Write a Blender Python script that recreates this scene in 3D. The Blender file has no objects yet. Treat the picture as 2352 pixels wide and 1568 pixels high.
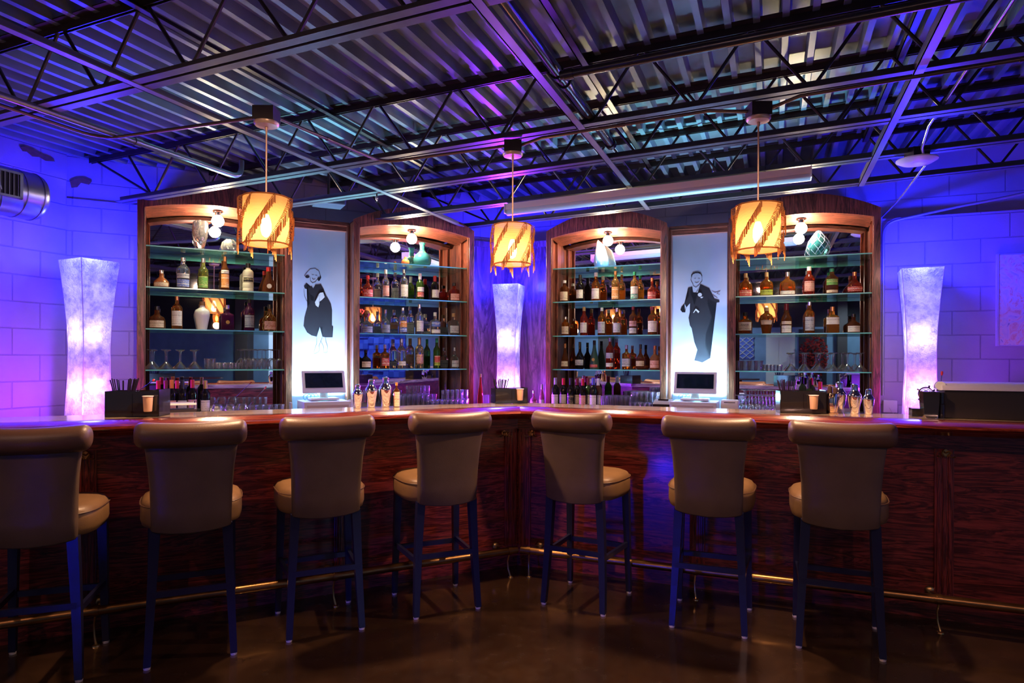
import bpy, bmesh, math, random
from mathutils import Vector, Matrix
random.seed(7)
SC = bpy.context.scene; COL = SC.collection
PI = math.pi
# ------------------------------------------------------------------ frames
C0 = Vector((0.04, 4.46, 0.0))
class Frame:
    def __init__(s, ang):
        s.a = math.radians(ang); s.ex = Vector((math.cos(s.a), math.sin(s.a), 0)); s.ey = Vector((-math.sin(s.a), math.cos(s.a), 0))
    def W(s, x, v, z=0.0): 
        p = C0 + s.ex*x + s.ey*v; return Vector((p.x, p.y, z))
    def L(s, X, Y):
        d = Vector((X, Y, 0))-C0; return d.dot(s.ex), d.dot(s.ey)
FL = Frame(27.0); FR = Frame(-21.7)
MIT = math.tan(math.radians(24.35))
FPX = 1500.0
def fx(F, px, v):                       # position along a wing of what stands at depth v behind the bar front
    t = (px-1176)/FPX; b = C0 + F.ey*v
    return (t*b.y-b.x)/(F.ex.x-t*F.ex.y)
def dep(F, x, v): return F.W(x, v).y
# ------------------------------------------------------------------ tagging
def tag(o, label=None, cat=None, group=None, kind=None):
    if label: o['label'] = label
    if cat: o['category'] = cat
    if group: o['group'] = group
    if kind: o['kind'] = kind
    return o
def thing(name, label, cat, loc=(0,0,0), rz=0.0, group=None):
    o = bpy.data.objects.new(name, None); o.empty_display_size = .05; COL.objects.link(o)
    o.location = loc; o.rotation_euler = (0,0,rz)
    return tag(o, label, cat, group)
def copy_tree(o, parent=None):
    c = o.copy(); COL.objects.link(c); c.parent = parent
    for ch in list(o.children): copy_tree(ch, c)
    return c
# ------------------------------------------------------------------ mesh builder
class MB:
    def __init__(s): s.bm = bmesh.new(); s.mi = 0
    def _f(s, vs):
        try:
            f = s.bm.faces.new(vs); f.material_index = s.mi; return f
        except ValueError: return None
    def box(s, c, d, M=None, bev=0.0, seg=2):
        x,y,z = d[0]/2, d[1]/2, d[2]/2
        pts = [Vector((i*x,j*y,k*z)) for i in (-1,1) for j in (-1,1) for k in (-1,1)]
        if M is not None: pts = [M @ p for p in pts]
        vs = [s.bm.verts.new(p+Vector(c)) for p in pts]
        fs = [s._f([vs[i] for i in q]) for q in ((0,1,3,2),(4,6,7,5),(0,4,5,1),(2,3,7,6),(0,2,6,4),(1,5,7,3))]
        if bev > 0:
            es = list({e for f in fs for e in f.edges})
            bmesh.ops.bevel(s.bm, geom=es, offset=bev, segments=seg, affect='EDGES', profile=.5)
        return s
    def b2(s, a, b, bev=0.0):               # box from corner to corner
        return s.box([(a[i]+b[i])/2 for i in range(3)], [abs(b[i]-a[i]) for i in range(3)], bev=bev)
    def loft(s, rings, cap=True, close=True):
        R = [[s.bm.verts.new(p) for p in r] for r in rings]; n = len(R[0])
        for a, b in zip(R, R[1:]):
            for i in range(n if close else n-1):
                j = (i+1) % n; s._f([a[i], a[j], b[j], b[i]])
        if cap: s._f(R[0][::-1]); s._f(R[-1])
        return s
    def tube(s, pts, r, n=10, cap=True):
        pts = [Vector(p) for p in pts]; rings = []
        up = Vector((0,0,1)); prev = None
        for i, p in enumerate(pts):
            d = (pts[min(i+1,len(pts)-1)]-pts[max(i-1,0)]).normalized()
            if prev is None:
                u = d.cross(up); 
                if u.length < .05: u = d.cross(Vector((0,1,0)))
            else: u = prev - d*prev.dot(d)
            u.normalize(); prev = u; w = d.cross(u)
            rr = r[i] if isinstance(r, (list,tuple)) else r
            rings.append([p + u*math.cos(2*PI*k/n)*rr + w*math.sin(2*PI*k/n)*rr for k in range(n)])
        return s.loft(rings, cap)
    def bar(s, p, q, w, h, up=(0,0,1)):     # rectangular bar between two points
        p, q = Vector(p), Vector(q); d = (q-p).normalized(); u = d.cross(Vector(up)).normalized(); t = u.cross(d)
        ring = lambda c: [c+u*w/2*i+t*h/2*j for i,j in ((-1,-1),(1,-1),(1,1),(-1,1))]
        return s.loft([ring(p), ring(q)])
    def lathe(s, prof, n=24, c=(0,0,0), sy=1.0, cap=True, axis='z', ex=5.0):
        rings = []
        for q in prof:
            z, r = q[0], q[1]; w = q[2] if len(q) > 2 else 0
            ring = []
            for k in range(n):
                a = 2*PI*(k+.5)/n; co, si = math.cos(a), math.sin(a)
                f = 1.0
                if w: f = (1-w) + w/((abs(co)**ex+abs(si)**ex)**(1/ex))
                x, y = r*f*co, r*f*si*(sy if w or sy != 1 else 1)
                p = (x,y,z) if axis == 'z' else ((z,x,y) if axis == 'x' else (x,z,y))
                ring.append(Vector(p)+Vector(c))
            rings.append(ring)
        return s.loft(rings, cap)
    def poly(s, pts, t):                     # flat polygon in xz extruded along y by t
        a = [s.bm.verts.new((x,0,z)) for x,z in pts]; b = [s.bm.verts.new((x,t,z)) for x,z in pts]
        f1 = s._f(a); f2 = s._f(b[::-1]); n = len(a)
        for i in range(n): s._f([a[i], b[i], b[(i+1)%n], a[(i+1)%n]])
        bmesh.ops.triangulate(s.bm, faces=[f for f in (f1,f2) if f])
        return s
    def build(s, name, mat, parent=None, smooth=False, loc=None, rz=None, ang=40):
        bmesh.ops.recalc_face_normals(s.bm, faces=s.bm.faces)
        me = bpy.data.meshes.new(name); s.bm.to_mesh(me); s.bm.free()
        for m in (mat if isinstance(mat, (list,tuple)) else [mat]): me.materials.append(m)
        if smooth:
            for p in me.polygons: p.use_smooth = True
            me.set_sharp_from_angle(angle=math.radians(ang))
        o = bpy.data.objects.new(name, me); COL.objects.link(o); o.parent = parent
        if loc is not None: o.location = loc
        if rz is not None: o.rotation_euler = (0,0,rz)
        return o
# ------------------------------------------------------------------ materials
def nt(name):
    m = bpy.data.materials.new(name); m.use_nodes = True; t = m.node_tree
    return m, t, t.nodes['Principled BSDF']
def N(t, typ, **kw):
    n = t.nodes.new(typ)
    for k, v in kw.items():
        if k in n.inputs: n.inputs[k].default_value = v
        else: setattr(n, k, v)
    return n
def ramp(t, src, stops):
    r = t.nodes.new('ShaderNodeValToRGB'); e = r.color_ramp.elements
    while len(e) < len(stops): e.new(.5)
    for q, (p, c) in zip(e, stops): q.position = p; q.color = (*c, 1)
    t.links.new(src, r.inputs[0]); return r
def objvec(t, scale=(1,1,1), loc=(0,0,0)):
    tc = t.nodes.new('ShaderNodeTexCoord'); mp = N(t, 'ShaderNodeMapping')
    mp.inputs['Scale'].default_value = scale; mp.inputs['Location'].default_value = loc
    t.links.new(tc.outputs['Object'], mp.inputs[0]); return mp.outputs[0]
def bump(t, b, src, s=.3, d=.01):
    n = N(t, 'ShaderNodeBump', Strength=s, Distance=d); t.links.new(src, n.inputs['Height']); t.links.new(n.outputs[0], b.inputs['Normal'])
_c = {}
def flat(col, rough=.5, metal=0.0, trans=0.0, emit=None, es=0.0, ior=1.45, nz=0.0, coat=0.0):
    key = (col, rough, metal, trans, emit, es, ior, nz, coat)
    if key in _c: return _c[key]
    m, t, b = nt('surface'); b.inputs['Base Color'].default_value = (*col,1); b.inputs['Roughness'].default_value = rough
    b.inputs['Metallic'].default_value = metal; b.inputs['Transmission Weight'].default_value = trans; b.inputs['IOR'].default_value = ior
    b.inputs['Coat Weight'].default_value = coat
    if emit: b.inputs['Emission Color'].default_value = (*emit,1); b.inputs['Emission Strength'].default_value = es
    if nz:
        n = N(t, 'ShaderNodeTexNoise', Scale=nz); t.links.new(objvec(t), n.inputs['Vector'])
        r = ramp(t, n.outputs[0], [(.3, tuple(c*.82 for c in col)), (.7, tuple(min(1,c*1.12) for c in col))]); t.links.new(r.outputs[0], b.inputs['Base Color'])
        bump(t, b, n.outputs[0], .12, .004)
    _c[key] = m; return m
def wood(name, c1, c2, sc, rough=.35, coat=.3, bs=.15):      # sc: object-space scale, small along the grain
    m, t, b = nt(name); v = objvec(t, sc)
    n1 = N(t, 'ShaderNodeTexNoise', Scale=1.0, Detail=8.0, Roughness=.62, Distortion=1.6); t.links.new(v, n1.inputs['Vector'])
    n2 = N(t, 'ShaderNodeTexNoise', Scale=5.0, Detail=4.0, Roughness=.6, Distortion=.4); t.links.new(v, n2.inputs['Vector'])
    mx = N(t, 'ShaderNodeMix', data_type='RGBA', blend_type='MULTIPLY'); mx.inputs[0].default_value = .75
    r1 = ramp(t, n1.outputs[0], [(.38, c1), (.47, c2), (.52, tuple(c*.55 for c in c1)), (.62, c2)])
    r2 = ramp(t, n2.outputs[0], [(.35, (.35,.3,.3)), (.62, (1,1,1))])
    t.links.new(r1.outputs[0], mx.inputs[6]); t.links.new(r2.outputs[0], mx.inputs[7]); t.links.new(mx.outputs[2], b.inputs['Base Color'])
    b.inputs['Roughness'].default_value = rough; b.inputs['Coat Weight'].default_value = coat; b.inputs['Coat Roughness'].default_value = .12
    bump(t, b, n2.outputs[0], bs, .003); return m
OAKV = wood('cabinet_oak_upright', (.17,.042,.026), (.38,.105,.062), (14,14,1.1))
OAKH = wood('cabinet_oak_level', (.17,.042,.026), (.38,.105,.062), (1.1,14,14))
PANELW = wood('bar_oak_level', (.10,.011,.009), (.36,.052,.038), (1.6,20,18), .32, .35)
PILW = wood('bar_oak_upright', (.10,.011,.009), (.36,.052,.038), (30,30,1.6), .32, .35)
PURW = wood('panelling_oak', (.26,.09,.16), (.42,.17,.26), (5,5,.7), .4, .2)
RAILW = wood('polished_mahogany', (.16,.02,.012), (.28,.045,.022), (1.0,16,16), .16, .9, .04)
TOPW = wood('bar_top_maple', (.72,.52,.36), (.88,.68,.50), (.8,9,9), .10, .45, .0)
def mk_block(name, col, sy):
    m, t, b = nt(name)
    tc = t.nodes.new('ShaderNodeTexCoord'); sp = t.nodes.new('ShaderNodeSeparateXYZ'); cb = t.nodes.new('ShaderNodeCombineXYZ')
    t.links.new(tc.outputs['Object'], sp.inputs[0]); t.links.new(sp.outputs[0], cb.inputs[0]); t.links.new(sp.outputs[2], cb.inputs[1])
    br = N(t, 'ShaderNodeTexBrick', Scale=1.0); br.offset = .5
    br.inputs['Mortar Size'].default_value = .006; br.inputs['Brick Width'].default_value = .406; br.inputs['Row Height'].default_value = .2033
    br.inputs['Mortar Smooth'].default_value = .5
    br.inputs['Color1'].default_value = (1,1,1,1); br.inputs['Color2'].default_value = (.93,.93,.93,1); br.inputs['Mortar'].default_value = (.0,.0,.0,1)
    t.links.new(cb.outputs[0], br.inputs['Vector'])
    n = N(t, 'ShaderNodeTexNoise', Scale=60.0, Detail=5.0); t.links.new(tc.outputs['Object'], n.inputs['Vector'])
    n3 = N(t, 'ShaderNodeTexNoise', Scale=2.5, Detail=3.0); t.links.new(tc.outputs['Object'], n3.inputs['Vector'])
    r = ramp(t, n3.outputs[0], [(.3, tuple(c*.85 for c in col)), (.7, col)])
    mx = N(t, 'ShaderNodeMix', data_type='RGBA', blend_type='MULTIPLY'); mx.inputs[0].default_value = .25
    t.links.new(r.outputs[0], mx.inputs[6]); t.links.new(br.outputs[0], mx.inputs[7]); t.links.new(mx.outputs[2], b.inputs['Base Color'])
    ad = N(t, 'ShaderNodeMath', operation='MULTIPLY_ADD'); t.links.new(n.outputs[0], ad.inputs[0]); ad.inputs[1].default_value = .18
    t.links.new(br.outputs[0], ad.inputs[2]); bump(t, b, ad.outputs[0], .7, .008)
    b.inputs['Roughness'].default_value = .6; return m
BLOCK = mk_block('painted_block', (.42,.35,.52), 1)
def mk_floor():
    m, t, b = nt('stained_concrete'); v = objvec(t)
    n = N(t, 'ShaderNodeTexNoise', Scale=1.6, Detail=9.0, Roughness=.65, Distortion=.5); t.links.new(v, n.inputs['Vector'])
    n2 = N(t, 'ShaderNodeTexNoise', Scale=14.0, Detail=6.0); t.links.new(v, n2.inputs['Vector'])
    r = ramp(t, n.outputs[0], [(.3,(.016,.008,.005)),(.55,(.036,.018,.010)),(.75,(.075,.038,.018))])
    t.links.new(r.outputs[0], b.inputs['Base Color'])
    r2 = ramp(t, n2.outputs[0], [(.3,(.12,)*3),(.7,(.3,)*3)]); t.links.new(r2.outputs[0], b.inputs['Roughness'])
    b.inputs['Coat Weight'].default_value = .25; b.inputs['Coat Roughness'].default_value = .08; bump(t, b, n2.outputs[0], .05, .003); return m
FLOORM = mk_floor()
def mk_leather(name, col):
    m, t, b = nt(name); v = objvec(t)
    n = N(t, 'ShaderNodeTexVoronoi', Scale=230.0); t.links.new(v, n.inputs['Vector'])
    n2 = N(t, 'ShaderNodeTexNoise', Scale=7.0, Detail=3.0); t.links.new(v, n2.inputs['Vector'])
    r = ramp(t, n2.outputs[0], [(.3, tuple(c*.85 for c in col)), (.7, tuple(c*1.1 for c in col))]); t.links.new(r.outputs[0], b.inputs['Base Color'])
    b.inputs['Roughness'].default_value = .42; bump(t, b, n.outputs[0], .25, .001); return m
LEATH = mk_leather('lit_seat_leather', (.22,.12,.055)); LEATHR = mk_leather('shaded_leather_roll', (.13,.065,.042)); LEATHB = mk_leather('shaded_leather_back', (.125,.078,.060))  # one leather: seat coloured as lit, roll and back darkened as shaded
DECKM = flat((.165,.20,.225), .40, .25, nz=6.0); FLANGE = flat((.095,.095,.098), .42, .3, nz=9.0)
STEEL = flat((.045,.036,.032), .36, .35, nz=9.0)
STEELG = flat((.20,.195,.21), .38, .4)
PIPEM = flat((.10,.095,.10), .25, .7)
BLKWOOD_BLUELIT = flat((.014,.014,.05), .28, coat=.2)  # blue of the light on the stool legs mixed into the black
BRASS = flat((.62,.42,.18), .28, 1.0); RAILB = flat((.36,.19,.075), .33, 1.0, nz=14.0)
CHROME = flat((.85,.84,.84), .06, 1.0); COPPER = flat((.85,.62,.45), .08, 1.0)
BLKPL = flat((.014,.011,.011), .14, coat=.5)
WHITEPL = flat((.8,.8,.8), .35)
MIRROR = flat((.62,.64,.66), .015, 1.0)
def thin(name, tint, gl=.9, op=0.0, opc=(1,1,1), blend=.5):            # thin clear glass: see-through plus a fresnel gloss
    m, t, b = nt(name); t.nodes.remove(b); out = t.nodes['Material Output']
    tr = N(t, 'ShaderNodeBsdfTransparent'); tr.inputs[0].default_value = (*tint,1)
    g = N(t, 'ShaderNodeBsdfGlossy'); g.inputs['Roughness'].default_value = .03; g.inputs['Color'].default_value = (gl,gl,gl,1)
    lw = N(t, 'ShaderNodeLayerWeight'); lw.inputs[0].default_value = blend
    mx = N(t, 'ShaderNodeMixShader'); t.links.new(lw.outputs['Facing'], mx.inputs[0]); t.links.new(tr.outputs[0], mx.inputs[1]); t.links.new(g.outputs[0], mx.inputs[2])
    o = mx.outputs[0]
    if op:
        d = N(t, 'ShaderNodeBsdfTranslucent'); d.inputs[0].default_value = (*opc,1); m2 = N(t, 'ShaderNodeMixShader'); m2.inputs[0].default_value = op
        t.links.new(o, m2.inputs[1]); t.links.new(d.outputs[0], m2.inputs[2]); o = m2.outputs[0]
    t.links.new(o, out.inputs[0]); return m
GLASS = thin('clear_glass', (.95,.96,.97), 1.0, .03, (1,1,1), .62)
SHELFG = thin('shelf_glass', (.90,.975,.96), .8, .012, (.25,.8,.7), .42)
SHELFE = flat((.22,.95,.78), .2, 0, .25)
LEADG = thin('smoky_glass', (.75,.78,.8), 1.0, .06)
# bottle glass: filled glass, partly see-through and partly glowing with the liquor's own colour
def liq(col, tr=.6, r=.04): return flat(col, r, 0.0, tr, ior=1.36)
BG = dict(clear=liq((.88,.91,.93), .97), amber=liq((.78,.27,.04), .92), honey=liq((.9,.48,.11), .93), red=liq((.68,.08,.03), .9),
          dark=liq((.012,.008,.007), .3), green=liq((.16,.34,.06), .86), lime=liq((.55,.58,.14), .92), olive=liq((.10,.09,.02), .5), brown=liq((.25,.07,.02), .75),
          purple=liq((.14,.015,.08), .6), white=flat((.78,.76,.74), .25, coat=.5), cream=flat((.74,.70,.52), .4), copper=flat((.45,.17,.07), .2, .6),
          frost=liq((.05,.10,.07), .2, .35), pink=liq((.7,.25,.35), .8), blush=liq((.68,.28,.14), .75))
def mk_label(col, ink):
    m, t, b = nt('printed_label'); v = objvec(t, (90,90,420))
    n = N(t, 'ShaderNodeTexNoise', Scale=1.0, Detail=1.0); t.links.new(v, n.inputs['Vector'])
    v2 = objvec(t, (1,1,70)); w = N(t, 'ShaderNodeTexNoise', Scale=1.0, Detail=0.0); t.links.new(v2, w.inputs['Vector'])
    mu = N(t, 'ShaderNodeMath', operation='MULTIPLY'); t.links.new(n.outputs[0], mu.inputs[0]); t.links.new(w.outputs[0], mu.inputs[1])
    r = ramp(t, mu.outputs[0], [(.27, col), (.33, ink)]); t.links.new(r.outputs[0], b.inputs['Base Color']); b.inputs['Roughness'].default_value = .5; return m
LB = dict(white=mk_label((.80,.75,.68),(.52,.47,.42)), cream=mk_label((.72,.58,.42),(.42,.30,.2)), blue=mk_label((.10,.17,.55),(.6,.62,.7)), green=mk_label((.14,.36,.07),(.5,.55,.2)),
          red=mk_label((.55,.05,.04),(.8,.5,.4)), orange=mk_label((.75,.28,.06),(.85,.7,.5)), black=mk_label((.02,.02,.02),(.45,.38,.2)), gold=mk_label((.55,.38,.12),(.2,.1,.04)),
          pink=mk_label((.72,.40,.34),(.5,.15,.1)), silver=mk_label((.5,.5,.52),(.2,.2,.25)), teal=mk_label((.08,.35,.28),(.6,.65,.6)), lime=mk_label((.45,.52,.06),(.2,.25,.03)))
CP = dict(black=flat((.015,.013,.013), .3), red=flat((.5,.02,.02), .3), gold=flat((.6,.4,.13), .3, .8), white=flat((.75,.72,.68), .35), silver=flat((.7,.7,.7), .2, .9),
          green=flat((.03,.30,.12), .3), cork=flat((.42,.26,.13), .8), orange=flat((.8,.22,.03), .4), wood=flat((.25,.12,.05), .5), copper=flat((.5,.2,.08), .25, .7), maroon=flat((.18,.01,.02), .35), blue=flat((.08,.1,.4), .3))
INK = flat((.012,.010,.012), .4)
# ------------------------------------------------------------------ setting
def wingwall(F, x0, x1, mit, v, z0, z1, name, mat, th=.2):    # wall slab whose front face is at v
    mb = MB(); e = mit
    P = [(x0, v), (x1 if e is None else e*v, v), (x1 if e is None else e*(v+th), v+th), (x0, v+th)]
    mb.loft([[Vector((a,b,z0)) for a,b in P], [Vector((a,b,z1)) for a,b in P]])
    o = mb.build(name, mat, loc=C0, rz=F.a); o['kind'] = 'structure'; return o
XL = -3.71; VL = -.573; XR = 5.0; VB = -8.0
wingwall(FL, -3.3, 0, MIT, 2.42, 0, 2.70, 'wall_back_left', BLOCK, .4)
wingwall(FL, -3.3, 0, MIT, 2.44, 2.70, 3.5, 'wall_back_left', BLOCK, .3)
wingwall(FR, XR+.1, 0, -MIT, 2.42, 0, 2.66, 'wall_back_right', BLOCK, .4)
wingwall(FR, XR+.1, 0, -MIT, 2.54, 2.66, 3.6, 'wall_back_right', BLOCK, .3)
mb = MB(); mb.b2((-.2,0,0),(0,0,0)) if False else None
def roomwall(a, b, name, mat, z0=0, z1=3.6, th=.2):           # a,b in the right frame, face on the left-hand side of a->b
    A, B = FR.W(*a), FR.W(*b); d = B-A; ang = math.atan2(d.y, d.x); L = d.length
    m = MB(); m.b2((0,-th,z0),(L,0,z1)); o = m.build(name, mat, loc=A, rz=ang); o['kind'] = 'structure'; return o
roomwall((XL, VL), (XL, VB), 'wall_left', BLOCK)
REARM = flat((.20,.32,.44), .6, nz=3.0); DARKW = flat((.03,.028,.03), .7)
roomwall((XL, VB), (XR, VB), 'wall_rear', REARM, 0, 2.2)
roomwall((XL, VB), (XR, VB), 'wall_rear', DARKW, 2.2, 3.6)
roomwall((XR, VB), (XR, 2.6), 'wall_right', REARM, 0, 2.08)
roomwall((XR, VB), (XR, 2.6), 'wall_right', DARKW, 2.08, 3.6)
m = MB(); m.box((0,0,-.05),(24,26,.1)); o = m.build('floor', FLOORM); o['kind'] = 'structure'
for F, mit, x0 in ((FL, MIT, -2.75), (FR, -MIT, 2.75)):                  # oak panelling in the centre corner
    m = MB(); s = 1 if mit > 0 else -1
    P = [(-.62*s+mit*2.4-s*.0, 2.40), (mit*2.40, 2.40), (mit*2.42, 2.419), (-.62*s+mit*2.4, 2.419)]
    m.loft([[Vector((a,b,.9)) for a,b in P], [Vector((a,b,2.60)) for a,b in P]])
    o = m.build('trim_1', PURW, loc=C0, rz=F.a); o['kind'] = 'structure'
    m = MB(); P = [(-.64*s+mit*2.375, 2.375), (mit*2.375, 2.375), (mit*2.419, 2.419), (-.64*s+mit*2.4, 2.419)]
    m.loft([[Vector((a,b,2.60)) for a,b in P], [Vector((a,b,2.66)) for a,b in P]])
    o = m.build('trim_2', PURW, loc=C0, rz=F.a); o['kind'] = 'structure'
def zb(x): return 2.745+.03*(x-.139)
def zt(x): return zb(x)+.407
# corrugated roof deck
m = MB(); pitch = .143; prof = []; x = XL-.6
while x < XR+.4:
    z = zt(x)
    prof += [(x, z+.060), (x+.100, z+.062), (x+.110, z+.004), (x+.131, z+.005)]
    x += pitch
lo = [[C0+FR.ex*a+FR.ey*vv+Vector((0,0,b)) for a,b in prof] for vv in (VB-.2, 4.2)]
m.loft(lo, cap=False, close=False); m.build('ceiling', DECKM)['kind'] = 'structure'
o = bpy.data.objects['ceiling']
sm = o.modifiers.new('thickness','SOLIDIFY'); sm.thickness = .02; sm.offset = 0
m = MB(); m.loft([[C0+FR.ex*a+FR.ey*vv+Vector((0,0,b)) for a,b in ((XL-.6,zt(XL)+.12),(XR+.4,zt(XR)+.12),(XR+.4,zt(XR)+.2),(XL-.6,zt(XL)+.2))] for vv in (VB-.2,4.2)])
m.build('ceiling', DARKW)['kind'] = 'structure'
# ------------------------------------------------------------------ joists
def xwall(v): return XL if v < VL else XL+(v-VL)/1.1446
def joist(v, label, ph=0.0, full=True):
    xa = xwall(v)+.02; xb = XR-.02 if v < 1.9 else XR-.05
    xs = xa+.36; root = thing('roof_joist', label, 'steel joist', FR.W(0, v, zb(0)), FR.a, 'open web roof joists')
    sl = .03; P = lambda x, dz, dy=0: (x, dy, sl*x+dz)
    for nm, a, b, base, sg in (('top_chord', xa, xb, .407, -1), ('bottom_chord', xs, xb, 0, 1)):
        mb = MB()
        for y in (-1, 1):
            mb.bar(P(a, base, y*.032), P(b, base, y*.032), .046, .006)             # flanges lie flat
            mb.bar(P(a, base+sg*.022, y*.0105), P(b, base+sg*.022, y*.0105), .005, .044)
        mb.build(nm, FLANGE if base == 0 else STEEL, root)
    st = .2925; x = .04+ph
    while x-st > xs: x -= 2*st
    nodes = []; k = 0
    while x < xb-.05:
        nodes.append((x, k % 2)); x += st; k += 1
    prev = (xa+.05, 1)
    first = MB(); first.tube([P(xa+.04, .39), P(nodes[0][0] if nodes[0][0] > xs else nodes[2][0], .02)], .0095, 6)
    first.build('web_rod', STEEL, root)
    for (a, ka), (b, kb) in zip(nodes, nodes[1:]):
        if a < xs: continue
        mb = MB(); ua = .385 if ka else .02; ub = .385 if kb else .02
        mb.tube([P(a+.012, ua), P(b-.012, ub)], .0095, 6); mb.build('web_rod', STEEL, root)
    return root
for v, lab, ph in ((-6.4,'dark roof joist at the far rear of the room',0),(-4.9,'dark roof joist well behind the front stools',.2),
                   (-3.38,'dark roof joist crossing the top left corner of the view',.1),(-1.92,'broad dark roof joist nearest the viewer, with pale lit lower flange',.25),
                   (-.46,'dark roof joist carrying the middle and right pendant lamps',0),(.21,'dark roof joist just behind the pendant lamps',.15),
                   (.99,'dark roof joist with the long white strip light below it',.05),(1.69,'dark roof joist farthest back, just in front of the bottle cabinets',.2)):
    joist(v, lab, ph)
def runx(name, label, cat, x, v0, v1, z0, w, h, mat, low=True, round_=False):   # member running front to back
    m = MB()
    if round_: m.tube([(0,0,0),(0,v1-v0,0)], w, 12)
    else:
        m.b2((-w/2,0,0),(w/2,v1-v0,.006)); m.b2((-w/2,0,0),(-w/2+.006,v1-v0,h))
    o = m.build(name, mat, loc=FR.W(x, v0, z0), rz=FR.a, smooth=round_); return tag(o, label, cat)
for x, nm in ((-1.21,'left'),(.57,'middle'),(2.27,'right'),(4.0,'far right')):
    vb = min(2.3, (x-XL)*1.1446+VL-.1) if x < 0 else 2.3
    vb = min(vb, 1.75)
    runx('joist_bridging', f'grey steel angle bracing under the joists, {nm} one, running front to back', 'bracing', x, VB+.06, vb, zb(x)-.006, .045, .045, STEELG)
    runx('joist_bridging', f'dark steel angle bracing just under the deck, {nm} one', 'bracing', x+.03, VB+.06, vb, zt(x)-.06, .04, .04, STEEL)
def pipe(name, label, cat, pts, r, mat, couplings=()):
    a = FR.W(pts[0][0], pts[0][1], pts[0][2]); root = thing(name, label, cat, a)
    P = [FR.W(*p)-a for p in pts]; m = MB(); m.tube(P, r, 12); m.build('pipe' if 'pipe' in name else 'tube', mat, root, smooth=True)
    for i, f in couplings:
        c = P[i].lerp(P[i+1], f); d = (P[i+1]-P[i]).normalized()
        m = MB(); m.tube([c-d*.022, c+d*.022], r*1.28, 12); m.build('coupling', mat, root, smooth=True)
    return root
def arc(p0, p1, p2, r, n=6):            # rounded corner at p1
    p0, p1, p2 = Vector(p0), Vector(p1), Vector(p2); a = p1+(p0-p1).normalized()*r; b = p1+(p2-p1).normalized()*r
    return [tuple(a.lerp(p1, t).lerp(p1.lerp(b, t), t)) for t in [i/n for i in range(n+1)]]
pipe('sprinkler_pipe','fat dark sprinkler pipe running front to back above the centre','pipe',[(.63,VB+.1,2.81),(.63,.07,2.81)],.028,PIPEM,[(0,.855),(0,.87),(0,.995)])
pipe('branch_pipe','dark sprinkler branch pipe crossing to the right of the fat pipe','pipe',[(.66,-1.15,2.77),(4.9,-1.15,2.90)],.021,PIPEM,[(0,.01),(0,.75)])
pipe('drain_pipe','shiny grey pipe running over the left side, ending in an upturned elbow','pipe',
     [(-1.874,VB+.1,2.675)]+arc((-1.874,-2,2.675),(-1.874,-.58,2.675),(-1.874,-.58,3.0),.09)+[(-1.874,-.58,2.80)],.018,flat((.25,.25,.28),.28,.75),[(0,.9)])
# wall pieces on the right
pipe('wall_conduit','grey conduit dropping down the block wall beside the far right cabinet','conduit',
     [(4.9,1.75,2.98)]+arc((4.9,1.75,2.98),(3.4,2.30,2.74),(2.6,2.38,2.66),.3)+arc((3.4,2.30,2.74),(2.52,2.39,2.62),(2.52,2.39,1.0),.12)+[(2.52,2.39,1.1)],.012,flat((.3,.3,.33),.4,.4),[])
EMT = flat((.62,.62,.66),.22,.9)
pipe('lamp_conduit','thin shiny conduit running down toward the round white ceiling disc','conduit',[(2.51,VB+.1,2.86),(2.51,.55,2.86),(2.52,.80,2.80),(2.56,.96,2.76)],.009,EMT,[(0,.95)])
pipe('lamp_conduit','thin shiny conduit from the white ceiling disc to the wall','conduit',[(2.58,1.02,2.74),(2.56,1.7,2.70),(2.50,2.36,2.66),(2.495,2.395,2.5),(2.495,2.395,2.0)],.008,EMT)
# round white access point
xa, va = FR.L(2.75, 4.444); P0 = FR.W(xa, va, 2.735)
t = thing('ceiling_disc','round white network disc hung under the dark joists at upper right','access point',P0)
m = MB(); m.lathe([(0,.02),(.0,.045),(.012,.095),(.03,.126),(.038,.126),(.042,.11)],36); m.build('shell', flat((.78,.76,.76),.35), t, smooth=True)
m = MB(); m.tube([(math.cos(a)*.042, math.sin(a)*.042, .002) for a in [i*2*PI/28 for i in range(29)]], .0022, 6); m.build('light_ring', flat((.8,.85,1),.3,emit=(.75,.85,1),es=4), t)
m = MB(); m.box((0,0,.075),(.11,.11,.07)); m.build('junction_box', STEEL, t)
# strip light
xs0, vs0 = fx(FR, 1167, .99), .99; xs1 = fx(FR, 1860, .93)
t = thing('strip_light','long unlit white fluorescent strip light under the ceiling joists','strip light',FR.W(xs0, .96, zb(xs0)-.075),FR.a)
Lg = xs1-xs0; m = MB(); R = Matrix.Rotation(-math.atan(.03),3,'Y')
m.bar((0,0,.03),(Lg,0,.03+.03*Lg),.11,.05); m.build('housing', flat((.80,.62,.52),.5), t)
m = MB(); rings = []
for xx in (0.0, Lg):
    rings.append([Vector((xx, .052*math.cos(a), .03*xx+.004+.038*math.sin(a))) for a in [PI+i*PI/8 for i in range(9)]])
m.loft(rings); m.build('diffuser', flat((.46,.44,.50),.45), t, smooth=True)
for xx in (-.004, Lg+.004):
    m = MB(); m.box((xx,0,.018+.03*xx),(.008,.115,.08)); m.build('end_cap', flat((.82,.74,.7),.4), t)
for xx in (.3, Lg-.3):
    m = MB(); m.tube([(xx,0,.05+.03*xx),(xx,0,.12+.03*xx)],.003,6); m.build('hanger', STEEL, t)
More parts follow.
